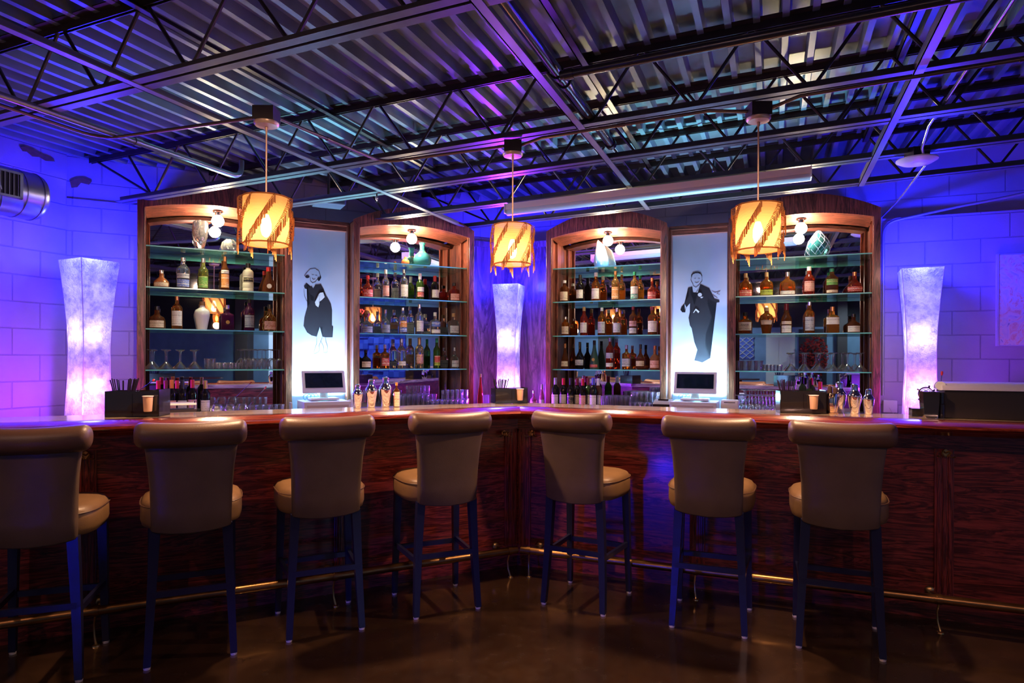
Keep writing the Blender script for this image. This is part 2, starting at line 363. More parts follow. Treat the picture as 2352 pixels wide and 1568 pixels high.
# duct
t = thing('spiral_duct','round galvanised air duct with slatted grille along the upper left wall','duct',FR.W(-3.36,-1.025,2.56),FR.a)
DUCT = flat((.22,.22,.25),.3,.85)
m = MB(); m.lathe([(-6.5,.168),(-.04,.168),(-.012,.160),(0,.15)],40,axis='y'); m.build('duct_shell', DUCT, t, smooth=True)
for y in (-.045,-.16,-.34,-.55,-.78,-1.03,-1.3):
    m = MB(); m.tube([(math.cos(a)*.168, y-(0 if y > -.2 else .05*math.sin(a)), math.sin(a)*.168) for a in [i*2*PI/32 for i in range(33)]], .004, 6, cap=False); m.build('seam_bead', DUCT, t, smooth=True)
m = MB(); g0, g1 = -.98, -.20
for y0, y1, z0, z1 in ((g0,g1,.075,.09),(g0,g1,-.09,-.075),(g0,g0+.02,-.09,.09),(g1-.02,g1,-.09,.09)): m.b2((.148,y0,z0+.02),(.176,y1,z1+.02))
m.build('grille_frame', DUCT, t)
m = MB(); y = g0+.02
while y < g1-.02: m.b2((.150,y,-.055),(.172,y+.006,.095)); y += .028
m.build('grille_slats', flat((.12,.12,.13),.4,.6), t)
m = MB(); m.b2((.146,g0+.02,-.055),(.1685,g1-.02,.095)); m.build('grille_opening', flat((.003,.003,.003),.9), t)
# rusty patches where mortar broke off by the corner
RUST = flat((.20,.10,.06),.85,nz=30.0)
def patch(F, pts, v, name, label, rz=None, loc=None):
    m = MB(); m.poly(pts, .012); o = m.build(name, RUST, loc=loc or F.W(0,v,0), rz=F.a if rz is None else rz); tag(o, label, 'wall damage')
patch(FL, [(-2.86,2.84),(-2.82,2.87),(-2.76,2.88),(-2.71,2.86),(-2.73,2.83),(-2.79,2.84),(-2.81,2.80),(-2.85,2.79)], 2.425, 'broken_mortar','brown patch of broken mortar under the joist seat in the left corner')
LA = FR.W(XL, VL); d = FR.W(XL, VB)-LA; LANG = math.atan2(d.y, d.x)
m = MB(); m.poly([(.10,2.965),(.17,2.95),(.22,2.965),(.27,2.955),(.31,2.98),(.34,2.975),(.36,3.00),(.33,3.015),(.26,3.01),(.20,2.99),(.13,2.985)], -.006); o = m.build('broken_mortar', RUST, loc=LA, rz=LANG); o.location += FR.ex*.012
tag(o,'brown strip of exposed block high on the left wall under the deck','wall damage')
# ------------------------------------------------------------------ bar counter
BAR = thing('bar_counter','long V-shaped dark red oak bar with polished rail and pale glossy top','bar counter',C0)
def sweep(F, prof, x0, mit, name, mat, parent, smooth=False, base=0):
    m = MB(); n = len(prof)
    A = [Vector((x0, v, z)) for v,z in prof]; B = [Vector((mit*v+base, v, z)) for v,z in prof]
    m.loft([A, B]); o = m.build(name, mat, parent, smooth, loc=(0,0,0), rz=F.a); return o
for F, mit, x0 in ((FL, MIT, -4.2), (FR, -MIT, 4.2)):
    s = 1 if x0 < 0 else -1
    sweep(F, [(-.16,1.05),(-.16,1.09),(.27,1.09),(.27,1.05)], x0, mit, 'countertop', TOPW, BAR)
    prof = [(-.155,1.092),(-.19,1.100),(-.23,1.098),(-.262,1.088),(-.29,1.083),(-.312,1.074),(-.318,1.062),(-.308,1.05),(-.285,1.043),(-.25,1.038),(-.22,1.02),(-.05,1.02),(-.05,1.045),(-.155,1.045)]
    sweep(F, prof, x0, mit, 'armrest_molding', RAILW, BAR, True)
    sweep(F, [(0,.0),(0,1.03),(.25,1.05),(.25,0)], x0, mit, 'front_panel', PANELW, BAR)
    sweep(F, [(-.022,.93),(-.022,1.02),(0,1.02),(0,.93)], x0, mit, 'top_frieze', PANELW, BAR)
    for u in (.0, 1.19, 2.48, 3.7):
        xx = -s*u - (s*.055 if u == 0 else 0)
        m = MB(); m.b2((xx-.045,-.016,.12),(xx+.045,0,.94), bev=.004)
        for k in (-.026,-.0,.026): m.b2((xx+k-.008,-.022,.15),(xx+k+.008,-.014,.91), bev=.003)
        m.build('pilaster', PILW, BAR, rz=F.a)
    for u in (.12, 1.19, 2.48):
        xx = -s*u; hk = bpy.data.objects.new('purse_hook', None); hk.empty_display_size = .02; COL.objects.link(hk); hk.parent = BAR
        p = F.ex*xx + F.ey*(-.03); hk.location = (p.x, p.y, .91); hk.rotation_euler = (0,0,F.a)
        m = MB(); m.lathe([(-.012,.020),(-.006,.022),(0,.012)],6,axis='y'); m.build('back_plate', BRASS, hk)
        for sx in (-1,1):
            m = MB(); m.tube([(0,-.008,-.002),(sx*.014,-.03,.012),(sx*.022,-.035,.004),(sx*.006,-.02,-.02)],.004,6); m.build('heart_lobe', BRASS, hk, smooth=True)
            m = MB(); m.tube([(sx*.01,-.01,-.014),(sx*.03,-.03,-.022),(sx*.042,-.036,-.016)],[.003,.003,.005],6); m.build('hook_arm', BRASS, hk, smooth=True)
    # foot rail
    rt = thing('foot_rail', f"tarnished brass foot rail along the {'left' if s>0 else 'right'} wing of the bar", 'foot rail', F.W(0,-.2,0), F.a)
    m = MB(); m.tube([(x0+s*.1,0,.17),(-s*.055-s*.05,0,.17)],.0235,14); m.build('rail', RAILB, rt, smooth=True)
    for u in (.16, 1.27 if s > 0 else 1.20, 2.42, 3.5):
        xx = -s*u
        m = MB(); m.tube([(xx-.012,0,.17),(xx+.012,0,.17)],.0275,14); m.build('clamp', RAILB, rt, smooth=True)
        m = MB(); m.tube([(xx,0,.15),(xx-.006,.012,.10),(xx-.004,.008,.05),(xx+.004,-.01,.006)],[.006,.0055,.0055,.007],8); m.build('bracket_leg', BRASS, rt, smooth=True)
        m = MB(); m.lathe([(0,.018),(.006,.016),(.010,.008)],12,c=(xx+.004,-.01,0)); m.build('floor_flange', BRASS, rt)
        m = MB(); m.tube([(xx,.01,.18),(xx,.10,.175),(xx,.19,.15)],.006,8); m.build('wall_arm', BRASS, rt, smooth=True)
        m = MB(); m.lathe([(.198,.030),(.192,.027),(.184,.012)],14,c=(xx,0,.15),axis='y'); m.build('rosette', BRASS, rt, smooth=True)
# back counter behind the bar, carrying cabinets and bottles
t = thing('back_counter','low work counter running along the back wall behind the bar','counter',C0)
BCT = flat((.12,.08,.06),.3)
for F, mit, x0 in ((FL, MIT, -2.8), (FR, -MIT, 4.0)):
    sweep(F, [(1.62,.89),(1.62,.93),(2.415,.93),(2.415,.89)], x0, mit, 'worktop', BCT, t)
    sweep(F, [(1.68,0.001),(1.68,.89),(2.415,.89),(2.415,.001)], x0, mit, 'base_front', BLKPL, t)
# ------------------------------------------------------------------ cabinets
SH_Z = (2.305, 1.975, 1.64, 1.31); ZB0 = .93; MV = 2.37
BULB = flat((1,.9,.75),.3,emit=(1.0,.78,.50),es=460.0)
def cabinet(F, xa, xb, label):
    w = xb-xa; xc = (xa+xb)/2; t = thing('bottle_cabinet', label, 'display cabinet', F.W(xc, 1.97, ZB0), F.a, None)
    h = 2.62-ZB0; hw = w/2; st = .05; D = .43
    for sx in (-1,1):
        m = MB(); m.b2((sx*(hw-.022),0,0),(sx*hw,D,h+.03)); m.build('side_panel', OAKV, t)
        m = MB(); m.b2((sx*(hw-st),-.018,0),(sx*(hw+.004),.004,h+.045), bev=.003); m.b2((sx*(hw-st-.006),-.006,0),(sx*(hw-st),.02,h-.01)); m.build('stile', OAKV, t)
        m = MB(); m.b2((sx*(hw-.022),.20,0),(sx*(hw-.048),.22,h-.02)); m.build('inner_stop', OAKV, t)
        m = MB()
        for k in range(40): m.b2((sx*(hw-.024),.10,.1+k*.037),(sx*(hw-.0215),.104,.105+k*.037))
        m.build('shelf_standard', flat((.03,.02,.015),.5), t)
    # arched header: arched opening below, arched crown above
    m = MB(); n = 26; up = []; dn = []
    for i in range(n+1):
        s_ = -1+2*i/n; x = s_*(hw+.004)
        up.append((x, h+.045+.165*(1-abs(s_)**1.9))); dn.append((x*(hw-st)/(hw+.004), h-.025+.065*(1-s_*s_)))
    rings = []
    for i in range(n+1):
        rings.append([Vector((up[i][0],-.020,up[i][1])), Vector((dn[i][0],-.020,dn[i][1])), Vector((dn[i][0],.004,dn[i][1])), Vector((up[i][0],.004,up[i][1]))])
    m.loft(rings); m.build('arched_header', OAKV, t)
    m = MB(); rings = []                    # soffit following the arch back to the mirror
    for i in range(n+1):
        x, z = dn[i]; rings.append([Vector((x,.0,z)), Vector((x,.30,z-.03)), Vector((x,.30,z+.0)), Vector((x,.0,z+.03))])
    m.loft(rings); m.build('arched_soffit', OAKH, t)
    m = MB(); m.b2((-hw+.022,.0,h+.045),(hw-.022,D,h+.06)); m.build('cabinet_top', OAKH, t)
    m = MB(); m.b2((-hw+.022,MV-1.97,0),(hw-.022,MV-1.97+.006,h+.04)); m.build('mirror', MIRROR, t)
    m = MB(); m.b2((-hw+.022,MV-1.97+.007,0),(hw-.022,D,h+.04)); m.build('back_board', OAKV, t)
    for z in SH_Z:
        z0 = z-ZB0; m = MB(); m.b2((-hw+.0225,.035,z0-.010),(hw-.0225,.385,z0))
        o = m.build('glass_shelf', [SHELFG, SHELFE], t)
        for p in o.data.polygons:
            if p.normal.y < -.5: p.material_index = 1
    m = MB(); m.lathe([(-.052,.004),(-.048,.022),(-.03,.042),(-.005,.050),(.02,.044),(.038,.028),(.046,.02)],20,c=(0,.13,h-.055)); m.build('globe_bulb', BULB, t, smooth=True)
    m = MB(); m.lathe([(-.006,.02),(.03,.024),(.034,.04),(.04,.04)],16,c=(0,.13,h-.018)); m.build('lamp_socket', CHROME, t, smooth=True)
    return t, xc
CABS = dict(FLl=(FL,-2.355,-1.192), INl=(FL,-.656,.524), INr=(FR,-.459,.705), FRr=(FR,1.254,2.438))
CN = dict(FLl='far left', INl='inner left', INr='inner right', FRr='far right')
cabinet(FL,-2.355,-1.192,'reddish oak mirror-backed bottle cabinet with arched top, farthest left')
cabinet(FL,-.656,.524,'reddish oak mirror-backed bottle cabinet between the woman panel and purple corner')
cabinet(FR,-.459,.705,'reddish oak mirror-backed bottle cabinet between the purple corner and man panel')
cabinet(FR,1.254,2.438,'reddish oak mirror-backed bottle cabinet with arched top, farthest right')
# ------------------------------------------------------------------ lit panels with figures
PANELM = flat((.45,.56,.78),.4,nz=2.0)
def fig(F, pv, zoom, off, scale, polys, name, mat, parent, base):
    m = MB()
    for pts in polys:
        q = []
        for a, b in pts:
            px, py = off[0]+a/scale, off[1]+b/scale
            x = fx(F, px, pv); Y = dep(F, x, pv); z = 1.4-(py-(826+.004*(px-1176)))*Y/FPX; q.append((x-base[0], z-base[2]))
        m.poly(q, -.0004)
    return m.build(name, mat, parent, loc=(0, pv-base[1]-(.0002 if pv > 2.199 else .0008), 0))
def stroke(pts, w):                         # polyline -> outline polygon
    L, Rr = [], []
    for i, p in enumerate(pts):
        a = pts[max(i-1,0)]; b = pts[min(i+1,len(pts)-1)]; dx, dy = b[0]-a[0], b[1]-a[1]; l = math.hypot(dx,dy) or 1
        ww = w*(1 if 0 < i < len(pts)-1 else .5); L.append((p[0]-dy/l*ww, p[1]+dx/l*ww)); Rr.append((p[0]+dy/l*ww, p[1]-dx/l*ww))
    return L+Rr[::-1]
def ell(cx, cy, rx, ry, n=14, a0=0, a1=2*PI): return [(cx+rx*math.cos(a0+(a1-a0)*i/n), cy+ry*math.sin(a0+(a1-a0)*i/n)) for i in range(n+(0 if a1-a0 > 6.2 else 1))]
def wallpanel(F, xa, xb, label):
    base = ((xa+xb)/2, 2.17, ZB0); t = thing('lit_wall_panel', label, 'decorative panel', F.W(*base), F.a); hw = (xb-xa)/2
    m = MB(); m.b2((-hw+.02,.03,0),(hw-.02,.05,1.665)); m.build('panel_face', PANELM, t)
    for sx in (-1,1):
        m = MB(); m.b2((sx*hw,-.06,0),(sx*(hw-.022),.055,1.70)); m.build('frame_upright', OAKV, t)
    m = MB(); m.b2((-hw+.022,-.02,1.655),(hw-.022,.055,1.72)); m.b2((-hw,-.04,1.70),(hw,.055,1.735)); m.build('frame_header', OAKH, t)
    return t, base
t, base = wallpanel(FL,-1.190,-.658,'tall pale blue lit panel with a drawn woman in a dark dress')
FIG = flat((.012,.010,.02),.75)
dress = [(118,385),(160,335),(185,400),(200,415),(240,385),(265,425),(300,365),(385,355),(430,440),(470,540),(490,570),(540,660),(560,760),(545,880),(560,1000),(580,1020),(562,1050),(570,1190),(460,1190),(412,1180),(412,1022),(370,1026),(328,1052),(322,1180),(240,1160),(212,1105),(170,1112),(115,1010),(130,870),(172,715),(220,650),(225,605),(282,622),(268,545),(225,520),(196,475),(178,440),(132,425)]
fig(FL, 2.20, 0, (680,600), 6.82, [dress], 'drawn_dress', FIG, t, base)
lines = [stroke(p, 3.2) for p in ([(150,250),(125,225),(160,180),(215,120),(290,112),(350,150),(370,210),(385,255),(365,300)],
     [(215,240),(222,310),(255,340),(300,320),(335,270)],[(245,265),(268,286),(298,276)],[(243,213),(270,213)],[(300,222),(326,226)],[(120,425),(128,540),(160,615),(205,655)],
     [(185,450),(178,540),(222,600)],[(445,560),(400,605),(350,640),(362,665),(345,720),(305,690),(292,640)],[(350,515),(365,530),(300,620)],[(320,1190),(320,1290),(275,1430)],[(410,1190),(358,1322),(365,1370)],
     [(455,1190),(468,1260),(492,1330),(488,1425)],[(388,1250),(432,1340),(430,1400)])]
fig(FL, 2.20, 0, (680,600), 6.82, lines+[ell(172,240,34,24),ell(352,278,22,30)], 'drawn_outline', FIG, t, base)
fig(FL, 2.20, 0, (680,600), 6.82, [[(272,1440),(300,1442),(345,1420),(368,1362),(375,1385),(350,1450),(312,1472),(280,1465)],[(425,1405),(445,1428),(488,1422),(478,1455),(450,1468),(430,1450)]], 'drawn_shoes', flat((.25,.38,.5),.35), t, base)
skin = flat((.62,.70,.80),.35)
fig(FL, 2.198, 0, (680,600), 6.82, [[(350,515),(372,492),(420,485),(445,560),(400,605),(350,640),(362,665),(345,720),(305,690),(292,640),(362,532)]], 'drawn_arm', skin, t, base)
t, base = wallpanel(FR,.707,1.252,'tall pale blue lit panel with a drawn man in a dark tailcoat')
coat = [(188,315),(248,300),(215,380),(280,560),(292,520),(330,380),(362,262),(420,300),(490,322),(525,400),(560,470),(635,490),(640,525),(600,532),(530,505),(478,458),(466,550),(500,650),(530,730),(525,950),(500,975),(445,985),(440,1155),(510,1330),(440,1360),(395,1395),(330,1375),(280,1365),(330,1190),(280,1100),(240,900),(215,860),(195,750),(230,600),(215,540),(165,600),(135,545),(200,430),(180,345)]
fig(FR, 2.20, 0, (1550,610), 6.272, [coat], 'drawn_coat', FIG, t, base)
lines = [stroke(p, 3.2) for p in ([(232,180),(236,130),(265,92),(320,82),(368,100),(386,140),(385,185)],[(232,180),(226,205),(240,232),(256,262),(262,290),(300,312),(340,280),(365,245),(385,225),(390,190)],
     [(282,236),(310,248),(345,232)],[(275,185),(296,188)],[(330,186),(356,188)],[(135,545),(95,590),(80,635),(105,668),(145,670),(150,630),(160,600)],[(528,362),(575,385),(650,362),(600,400),(640,420)],[(540,410),(572,440),(610,465)],[(262,370),(266,410)],[(330,340),(275,430)])]
fig(FR, 2.20, 0, (1550,610), 6.272, lines+[[(240,150),(262,100),(300,90),(350,92),(382,130),(384,160),(370,125),(335,108),(290,110),(255,125)]], 'drawn_outline', FIG, t, base)
fig(FR, 2.198, 0, (1550,610), 6.272, [ell(357,418,30,28), [(360,462),(380,445),(408,450),(385,470)], [(260,678),(300,618),(352,660),(335,682),(300,640),(272,678)]], 'drawn_flower', skin, t, base)
fig(FR, 2.20, 0, (1550,610), 6.272, [[(292,1425),(340,1440),(382,1440),(385,1408),(420,1405),(485,1385),(485,1430),(360,1460),(330,1475),(295,1460)]], 'drawn_shoes', flat((.25,.38,.5),.35), t, base)
# ------------------------------------------------------------------ tower lamps
def mk_paper():
    m, t, b = nt('crumpled_paper'); t.nodes.remove(b); out = t.nodes['Material Output']; v = objvec(t)
    n = N(t, 'ShaderNodeTexVoronoi', Scale=26.0, feature='F1'); n0 = N(t, 'ShaderNodeTexNoise', Scale=9.0, Detail=6.0, Roughness=.7)
    t.links.new(v, n0.inputs['Vector']); mxv = N(t, 'ShaderNodeMix', data_type='VECTOR'); mxv.inputs[0].default_value = .25
    t.links.new(v, mxv.inputs[4]); t.links.new(n0.outputs[1], mxv.inputs[5]); t.links.new(mxv.outputs[1], n.inputs['Vector'])
    tr = N(t, 'ShaderNodeBsdfTranslucent'); df = N(t, 'ShaderNodeBsdfDiffuse')
    r = ramp(t, n0.outputs[0], [(.36,(.38,.36,.46)),(.47,(.72,.70,.78)),(.56,(1,1,1))]); t.links.new(r.outputs[0], tr.inputs[0]); df.inputs[0].default_value = (.8,.8,.82,1)
    bp = N(t, 'ShaderNodeBump', Strength=1.0, Distance=.02); t.links.new(n.outputs[0], bp.inputs['Height']); t.links.new(bp.outputs[0], tr.inputs['Normal']); t.links.new(bp.outputs[0], df.inputs['Normal'])
    mx = N(t, 'ShaderNodeMixShader'); mx.inputs[0].default_value = .25; t.links.new(tr.outputs[0], mx.inputs[1]); t.links.new(df.outputs[0], mx.inputs[2]); t.links.new(mx.outputs[0], out.inputs[0]); return m
PAPER = mk_paper()
def lamp_light(kind, name, loc, power, col, size=.05, parent=None, **kw):
    l = bpy.data.lights.new(name, kind); l.energy = power; l.color = col
    if kind == 'AREA': l.size = size
    else: l.shadow_soft_size = size
    for k, v in kw.items(): setattr(l, k, v)
    o = bpy.data.objects.new(name, l); COL.objects.link(o); o.location = loc; o.parent = parent; return o
def aim(o, p): o.rotation_euler = (Vector(p)-o.location).to_track_quat('-Z','Y').to_euler()
def tower(F, px, v, ang, label, sc=1.0, seedz=0):
    x = fx(F, px, v); P = F.W(x, v, ZB0); t = thing('tower_lamp', label, 'lamp', P, math.radians(ang), 'paper tower lamps')
    prof = [(0,.118),(.15,.112),(.35,.104),(.55,.103),(.75,.110),(.95,.124),(1.10,.137),(1.225,.150)]
    m = MB(); rings = []
    for z, h in prof:
        h *= sc; rings.append([Vector(p) for p in ((-h,-h,z),(0,-h*.985,z),(h,-h,z),(h*.985,0,z),(h,h,z),(0,h*.985,z),(-h,h,z),(-h*.985,0,z))])
    m.loft(rings, cap=False)
    m.build('paper_shade', PAPER, t)
    m = MB()
    for sx, sy in ((-1,-1),(1,-1),(1,1),(-1,1)): m.tube([(sx*h_*sc*.985, sy*h_*sc*.985, z) for z, h_ in prof], .003, 5)
    m.build('wire_frame', flat((.7,.7,.7),.4), t)
    m = MB(); m.box((0,0,.012),(.2*sc,.2*sc,.024)); m.build('base_plate', WHITEPL, t)
    for z in (.27, .72):
        m = MB(); m.lathe([(-.04,.004),(-.03,.022),(0,.03),(.025,.022),(.045,.012)],12,c=(0,0,z)); m.build('bulb', flat((1,1,1),.4,emit=(.9,.8,1),es=10), t, smooth=True)
    m = MB(); m.tube([(.05,.05,.02),(.05,.05,.8)],.004,6); m.build('inner_pole', STEELG, t)
    return t, P
TOW = [(FL,205,2.08,-37+10,'tall glowing crumpled-paper tower lamp by the far left wall corner',1.0),(FR,2113,2.08,-25,'tall glowing crumpled-paper tower lamp right of the far right cabinet',1.0)]
LAMPP = []
for a in TOW:
    t, P = tower(*a); LAMPP.append((t, P))
t = thing('tower_lamp','tall glowing crumpled-paper tower lamp in the purple corner','lamp',(-.035,6.62,ZB0),math.radians(-16),'paper tower lamps')
for ch in list(LAMPP[0][0].children):
    c = ch.copy(); COL.objects.link(c); c.parent = t
    if ch.name.startswith(('paper','wire')): c.scale = (.9,.9,1)
LAMPP.append((t, Vector((-.035,6.62,ZB0))))
for i, (t, P) in enumerate(LAMPP):
    lamp_light('POINT','lamp_low',(0,-.02,.22),2.9,(1.0,.40,1.0),.03,t)
    lamp_light('POINT','lamp_high',(0,-.02,.66),1.9,(.62,.50,1.0),.03,t)
    lamp_light('POINT','lamp_crown',(0,0,1.0),1.1,(.47,.44,1.0),.04,t)
# ------------------------------------------------------------------ pendants
def mk_thread(col, alpha):
    m, t, b = nt('woven_thread'); t.nodes.remove(b); out = t.nodes['Material Output']; v = objvec(t, (1,1,1))
    w = N(t, 'ShaderNodeTexWave', Scale=52.0, Distortion=.6, wave_type='BANDS', bands_direction='Z'); t.links.new(v, w.inputs['Vector'])
    r = ramp(t, w.outputs[0], [(.25,tuple(c*.5 for c in col)),(.7,col)])
    tr = N(t, 'ShaderNodeBsdfTranslucent'); t.links.new(r.outputs[0], tr.inputs[0]); df = N(t, 'ShaderNodeBsdfDiffuse'); t.links.new(r.outputs[0], df.inputs[0])
    mx = N(t, 'ShaderNodeMixShader'); mx.inputs[0].default_value = .35; t.links.new(tr.outputs[0], mx.inputs[1]); t.links.new(df.outputs[0], mx.inputs[2])
    o = mx.outputs[0]
    if alpha:
        tp = N(t, 'ShaderNodeBsdfTransparent'); m2 = N(t, 'ShaderNodeMixShader'); m2.inputs[0].default_value = alpha
        t.links.new(o, m2.inputs[1]); t.links.new(tp.outputs[0], m2.inputs[2]); o = m2.outputs[0]
    t.links.new(o, out.inputs[0]); return m
TH1 = mk_thread((.66,.38,.17), .14); TH2 = mk_thread((.64,.32,.13), 0)
def pendant(P, ztop, label):
    t = thing('pendant_lamp', label, 'pendant lamp', (P.x, P.y, ztop), 0, 'woven string pendant lamps')
    zs = 2.217-ztop; r = .112; h = .236
    m = MB(); m.box((0,0,.035),(.105,.105,.07)); m.build('junction_box', STEEL, t)
    m = MB(); m.lathe([(-.022,.02),(-.018,.055),(-.008,.062),(0,.062)],28); m.build('canopy', flat((.62,.42,.28),.35,.4), t, smooth=True)
    m = MB(); m.tube([(0,0,-.02),(0,0,zs-.05)],.0045,8); m.lathe([(-.045,.006),(-.025,.009),(-.02,.006)],10); m.build('stem', flat((.55,.33,.2),.4,.3), t)
    m = MB(); rings = []
    m.lathe([(zs,r),(zs-h,r)],48,cap=False); m.build('woven_shade', TH1, t, smooth=True)
    for z, rr in ((zs,r),(zs-h,r*.99)):
        m = MB(); m.tube([(rr*math.cos(a),rr*math.sin(a),z) for a in [i*2*PI/36 for i in range(37)]],.004,6,cap=False); m.build('hoop', TH2, t, smooth=True)
    for k in range(3):
        m = MB(); a = k*2*PI/3; m.tube([(r*math.cos(a),r*math.sin(a),zs),(0,0,zs-.01)],.002,5); m.build('spoke', STEEL, t)
    rnd = random.Random(3)
    for k in range(7):                     # spiralling rows of hanging strings
        m = MB(); nS = 34
        for i in range(nS):
            f = i/(nS-1); a = k*2*PI/7 - 1.15*f; z = zs-h*f*.98+.004; ln = .046+.022*f+rnd.uniform(-.008,.010)
            c, s_ = math.cos(a), math.sin(a); r1, r2 = r+.004, r+.021+rnd.uniform(-.004,.004)
            m.tube([((r+.001)*c,(r+.001)*s_,z),(r2*c,r2*s_,z-.010),(r2*c,r2*s_,z-ln)],.0021,4)
        m.build('fringe', TH2, t)
    m = MB(); m.tube([(0,0,zs-.05),(0,0,zs-.085)],.016,12); m.build('bulb_socket', flat((.25,.14,.06),.4), t)
    m = MB(); m.lathe([(zs-.200,.004),(zs-.19,.018),(zs-.165,.026),(zs-.13,.026),(zs-.1,.018),(zs-.085,.012)],14); m.build('filament_bulb', flat((1,.7,.35),.3,emit=(1.0,.56,.20),es=80.0), t, smooth=True)
    return t
PEN = [(Vector((-1.253,3.32,0)),2.60,'woven string pendant lamp over the left wing of the bar'),(Vector((0,3.98,0)),2.656,'woven string pendant lamp over the corner of the bar'),(Vector((1.295,3.445,0)),2.68,'woven string pendant lamp over the right wing of the bar')]
for P, z, lab in PEN: pendant(P, z, lab)
# conduits feeding the pendants
p1 = FR.L(-1.253,3.32); p2 = FR.L(0,3.98); p3 = FR.L(1.295,3.445)
CND = flat((.16,.11,.09),.3,.6)
pipe('ceiling_conduit','dark conduit coming from the left and bending toward the left pendant lamp','conduit',[(-1.98,VB+.1,2.69)]+arc((-1.98,-4,2.69),(-1.98,p1[1],2.66),(p1[0],p1[1],2.64),.16)+[(p1[0]-.05,p1[1],2.635)],.0095,CND,[(0,.9)])
pipe('ceiling_conduit','dark conduit between the left and middle pendant lamps, bending at a joist','conduit',[(p1[0]+.02,p1[1]+.05,2.64)]+arc((p1[0]+.02,p1[1],2.64),(p1[0]+.02,p2[1]-.03,2.69),(p2[0],p2[1]-.03,2.70),.14)+[(p2[0]-.05,p2[1]-.02,2.70)],.0095,CND,[(0,.5)])
pipe('ceiling_conduit','dark conduit between the middle and right pendant lamps under a joist','conduit',[(p2[0]+.05,p2[1],2.70),(p2[0]+.2,-.50,2.715),(p3[0]-.25,-.50,2.745),(p3[0]-.05,p3[1],2.72)],.0095,CND,[(1,.5)])
pipe('ceiling_conduit','dark conduit from the right pendant lamp toward the right edge of view','conduit',[(p3[0]+.05,p3[1],2.72),(p3[0]+.2,-.50,2.76),(4.9,-.50,2.87)],.0095,CND,[(1,.3)])
# ------------------------------------------------------------------ stools
def sup(a, b, n, k=28, e=3.2):
    out = []
    for i in range(k):
        t_ = 2*PI*i/k; c, s_ = math.cos(t_), math.sin(t_)
        out.append((a*math.copysign(abs(c)**(2/e), c), b*math.copysign(abs(s_)**(2/e), s_)))
    return out
def mk_stool():
    t = thing('bar_stool','', 'bar stool')
    m = MB(); rings = []
    for z, f, dz in ((.615,.90,0),(.622,.965,0),(.65,1.0,0),(.69,1.0,0),(.722,.985,0),(.740,.93,0),(.752,.80,0),(.760,.5,0),(.763,.12,0)):
        ring = []
        for x, y in sup(.232*f, .215*f, 0, 32, 3.4):
            k = 1-.10*(.2-y)/.4*.6; ring.append(Vector((x*k, y+.015, z)))
        rings.append(ring)
    m.loft(rings); m.build('seat', LEATH, t, smooth=True, ang=60)
    m = MB(); zz = .7185; ring = [Vector((x*(1-.10*(.2-y)/.4*.6)*1.004, (y+.0)*1.004+.015, zz)) for x, y in sup(.232,.215,0,32,3.4)]; m.tube(ring+[ring[0]], .003, 5, cap=False); m.build('seat_piping', LEATHR, t, smooth=True)
    m = MB(); rings = []
    H = [(.615,.162,-.205,.026),(.622,.168,-.205,.032),(.70,.170,-.208,.036),(.80,.173,-.217,.034),(.90,.180,-.230,.032),(.98,.190,-.242,.032),(1.03,.200,-.250,.034),(1.07,.200,-.256,.02)]
    for z, w, y, th in H:
        ring = []
        for x, yy in sup(w, th, 0, 28, 4.5):
            ring.append(Vector((x, y+yy - .022*(x/w)**2*-1*0 + .018*(x/.2)**2, z - .018*(1-(x/w)**2)*(1 if z < .63 else 0))))
        rings.append(ring)
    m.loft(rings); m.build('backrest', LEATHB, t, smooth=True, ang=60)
    m = MB(); L_ = .232; prof = []
    re = .036
    for i in range(7): a = PI/2*i/6; prof.append((-L_+re*(1-math.cos(PI/2-a+0) if False else 1-math.sin(a)), .0225+.036*math.cos(PI/2-a) if False else 0))
    prof = [(-L_+re*(1-math.sin(a)), .0585-.036+.036*math.cos(a)) for a in [PI/2-PI/2*i/6 for i in range(7)]]
    prof = [(-L_, .001)]+prof+[(x_, .0585-.002*(1-(x_/.19)**2)) for x_ in (-.15,-.1,-.05,0,.05,.1,.15)]+[(-x_, r_) for x_, r_ in prof[::-1]]+[(L_, .001)]
    rings = []
    for x, r in prof:
        rings.append([Vector((x, -.268+.020*(x/.2)**2+1.02*r*math.cos(a), 1.052+r*math.sin(a)+.006*(x/.2)**2)) for a in [2*PI*k/20 for k in range(20)]])
    m.loft(rings); m.build('rolled_top', LEATHR, t, smooth=True, ang=60)
    def leg(x0,y0,x1,y1,ztop,a,b,curve=0):
        lt = None; m = MB(); rings = []
        for i in range(7):
            f = i/6; z = .012+(ztop-.012)*f; x = x0+(x1-x0)*f; y = y0+(y1-y0)*f - curve*math.sin(PI*f)*-1; w = (a+(b-a)*f)/2
            rings.append([Vector((x+i_*w,y+j*w,z)) for i_,j in ((-1,-1),(1,-1),(1,1),(-1,1))])
        m.loft(rings); o = m.build('leg', BLKWOOD_BLUELIT, t)
        m = MB(); m.lathe([(0,.014),(.009,.0155),(.012,.013)],14,c=(x0,y0,0)); m.build('foot_glide', flat((.7,.62,.6),.5), o)
    for sx in (-1,1):
        leg(sx*.180,-.207,sx*.150,-.180,.625,.030,.044,.012)
        leg(sx*.192,.200,sx*.180,.175,.63,.028,.042)
    def st(p, q):
        m = MB(); m.bar(p, q, .018, .028); m.build('stretcher', BLKWOOD_BLUELIT, t)
    st((-.168,-.192,.325),(.168,-.192,.325)); st((-.186,.188,.285),(.186,.188,.285))
    for sx in (-1,1): st((sx*.168,-.19,.30),(sx*.186,.188,.30))
    return t
